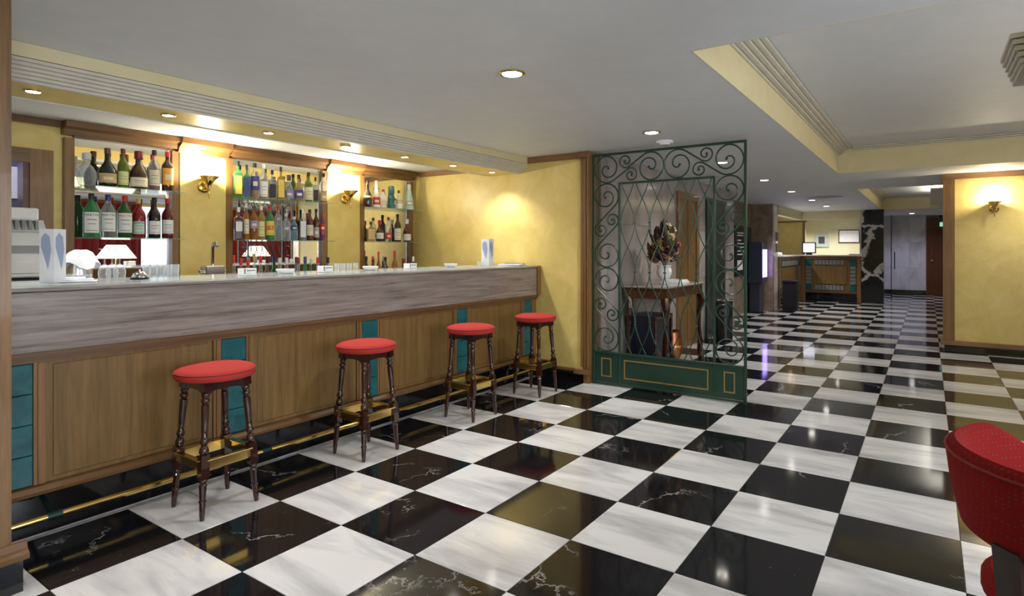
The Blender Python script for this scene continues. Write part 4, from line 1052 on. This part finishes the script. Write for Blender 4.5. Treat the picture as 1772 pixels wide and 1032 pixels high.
def wineglass(px, Y, label):
    x = onbar(px, Y); t = thing('wine_glass', label, 'glass', (x, Y, TOPZ), 'upturned wine glasses')
    MB().lathe([(.025, .0005), (.029, .03), (.030, .05), (.021, .078), (.006, .088), (.002, .089)], 18).build('bowl', M_CRYST, t, True, False)
    MB().lathe([(.004, .088), (.0035, .12), (.0035, .155), (.006, .165)], 10).build('stem', M_CRYST, t, True, False)
    MB().lathe([(.006, .164), (.027, .170), (.027, .172), (.002, .173)], 18).build('foot', M_CRYST, t, True, False)
for px, Y, l in ((181, .78, 'left one'), (194, .88, 'middle one'), (207, .78, 'right one')): wineglass(px, Y, 'upturned wine glass, '+l+' of the three on the bar')
bx_ = onbar(242, .78); be = thing('call_bell', 'chrome call bell on the bar beside the wine glasses', 'bell', (bx_, .78, TOPZ))
MB().lathe([(.045, .0005), (.047, .004), (.045, .010), (.03, .012)], 24).build('base', M_DARK, be, True, False)
MB().lathe([(.041, .012), (.040, .02), (.03, .036), (.012, .045), (.004, .046)], 24).build('dome', M_CHROME, be, True, False)
MB().lathe([(.005, .045), (.005, .052), (.008, .055), (.003, .06)], 12).build('button', M_CHROME, be, True, False)
nx = onbar(146, .64)
nap = thing('folded_napkin', 'folded white napkin lying on the bar by the menu card', 'napkin', (nx, .78, TOPZ), None, -.4)
for k, (w_, d_) in enumerate(((.10, .05), (.085, .042), (.05, .03))): MB().bbox(-w_, w_, -d_, d_, .0005+.008*k, .0085+.008*k, .003).build('fold', M_CLOTH, nap, False, False)
kx = onbar(135, .95); bk = thing('ice_bucket', 'steel ice bucket on the bar with a white cloth over it', 'bucket', (kx, .95, TOPZ))
MB().lathe([(.055, .0005), (.062, .01), (.066, .04), (.060, .08), (.050, .115), (.053, .12), (.046, .118)], 24).build('body', M_STEEL, bk, True, False)
clo = MB()
vs = []; fs = []; N = 20
for j, (r, z) in enumerate(((.004, .185), (.03, .182), (.055, .165), (.072, .135), (.085, .10))):
    for k in range(N):
        a = 2*PI*k/N; w_ = 1+.18*math.sin(4*a+1)*(j/4); zz = z-.02*math.sin(3*a)*(j/4)
        vs.append((r*w_*math.cos(a), r*w_*math.sin(a), zz))
for j in range(4):
    for k in range(N): fs.append((j*N+k, j*N+(k+1) % N, (j+1)*N+(k+1) % N, (j+1)*N+k))
fs.append(tuple(range(N)))
cl = MB().add(vs, fs).build('napkin', M_CLOTH, None, True); cl.location = (kx+.01, .95, TOPZ-.02)
tag(cl, 'white napkin draped over the ice bucket', 'napkin')
nwx = onbar(895, .85); nw = thing('newspaper', 'folded newspaper at the right end of the bar', 'newspaper', (nwx-.05, .85, TOPZ), None, .25)
MB().bbox(-.17, .12, -.12, .12, .0005, .010, .003).build('sheet', M_PAPER, nw, False, False)
MB().bbox(-.02, .12, -.115, .115, .010, .018, .003).build('fold', plain('newsprint', (.16, .16, .18), .8), nw, False, False)
# tap and register behind the bar
tx = onbar(368, 2.1); tp = thing('beer_tap', 'chrome swan neck tap on a steel block behind the bar', 'tap', (tx, 2.1, BCZ))
MB().bbox(-.08, .08, -.05, .05, .0005, .29, .01).build('block', M_STEEL, tp, False, False)
MB().tube([(0, 0, .29), (0, 0, .44), (0, -.02, .475), (0, -.06, .48), (0, -.075, .45)], .014, 10).build('spout', M_CHROME, tp, True, False)
for s in (-1, 1): MB().tube([(s*.08, 0, .24), (s*.11, 0, .24)], .012, 8).build('knob', M_CHROME, tp, True, False)
rx = onbar(30, 2.12); ps_ = thing('cash_register', 'pale grey till monitor behind the bar at the far left', 'till', (rx, 2.12, BCZ))
MB().bbox(-.10, .10, -.09, .09, .0005, .24, .01).build('stand', M_DARK, ps_, False, False)
MB().bbox(-.17, .13, -.13, .10, .24, .54, .01).build('housing', M_GREY, ps_, False, False)
MB().extrude([(-.13, .54), (-.06, .62), (.10, .62), (.10, .54)], 'x', -.17, .12).build('sloped_top', M_GREY, ps_, False, False)
MB().bbox(-.17, .10, -.05, .10, .62, .70, .008).build('display_head', M_PORC, ps_, False, False)
for k in range(7): MB().box(-.15+.035*k, -.135+.035*k, -.128, -.06, .553, .615).build('vent_slot', plain('slot_grey', (.25, .26, .26)), ps_, False, False).location = (0, 0, 0)
MB().box(-.10, .09, -.134, -.13, .40, .45).build('label_strip', plain('slot_grey', (.25, .26, .26)), ps_, False, False)
MB().box(-.14, .08, -.136, -.13, .27, .34).build('drawer', M_GREY, ps_, False, False)

# plaster troughs added as housings for the unseen coffer uplights
for x, y, w, l in ((13.0, -3.0, .15, 'added light trough in the far corridor coffer behind the yellow pier'), (4.4, -4.58, .2, 'added light trough along the lounge side of the near coffer')):
    t = thing('added_cove_trough', l, 'lamp', (x, y, 2.33), 'added coffer light troughs')
    MB().box(x-2.02, x+2.02, y-w/2-.02, y+w/2+.02, 2.345, 2.362).build('trough', M_MOULD, t)
    MB().box(x-2.02, x+2.02, y+w/2+.012, y+w/2+.02, 2.362, 2.40).build('lip', M_MOULD, t)
    MB().box(x-2.0, x+2.0, y-w/2-.096, y-w/2-.02, 2.345, 2.36).build('bracket', M_MOULD, t)
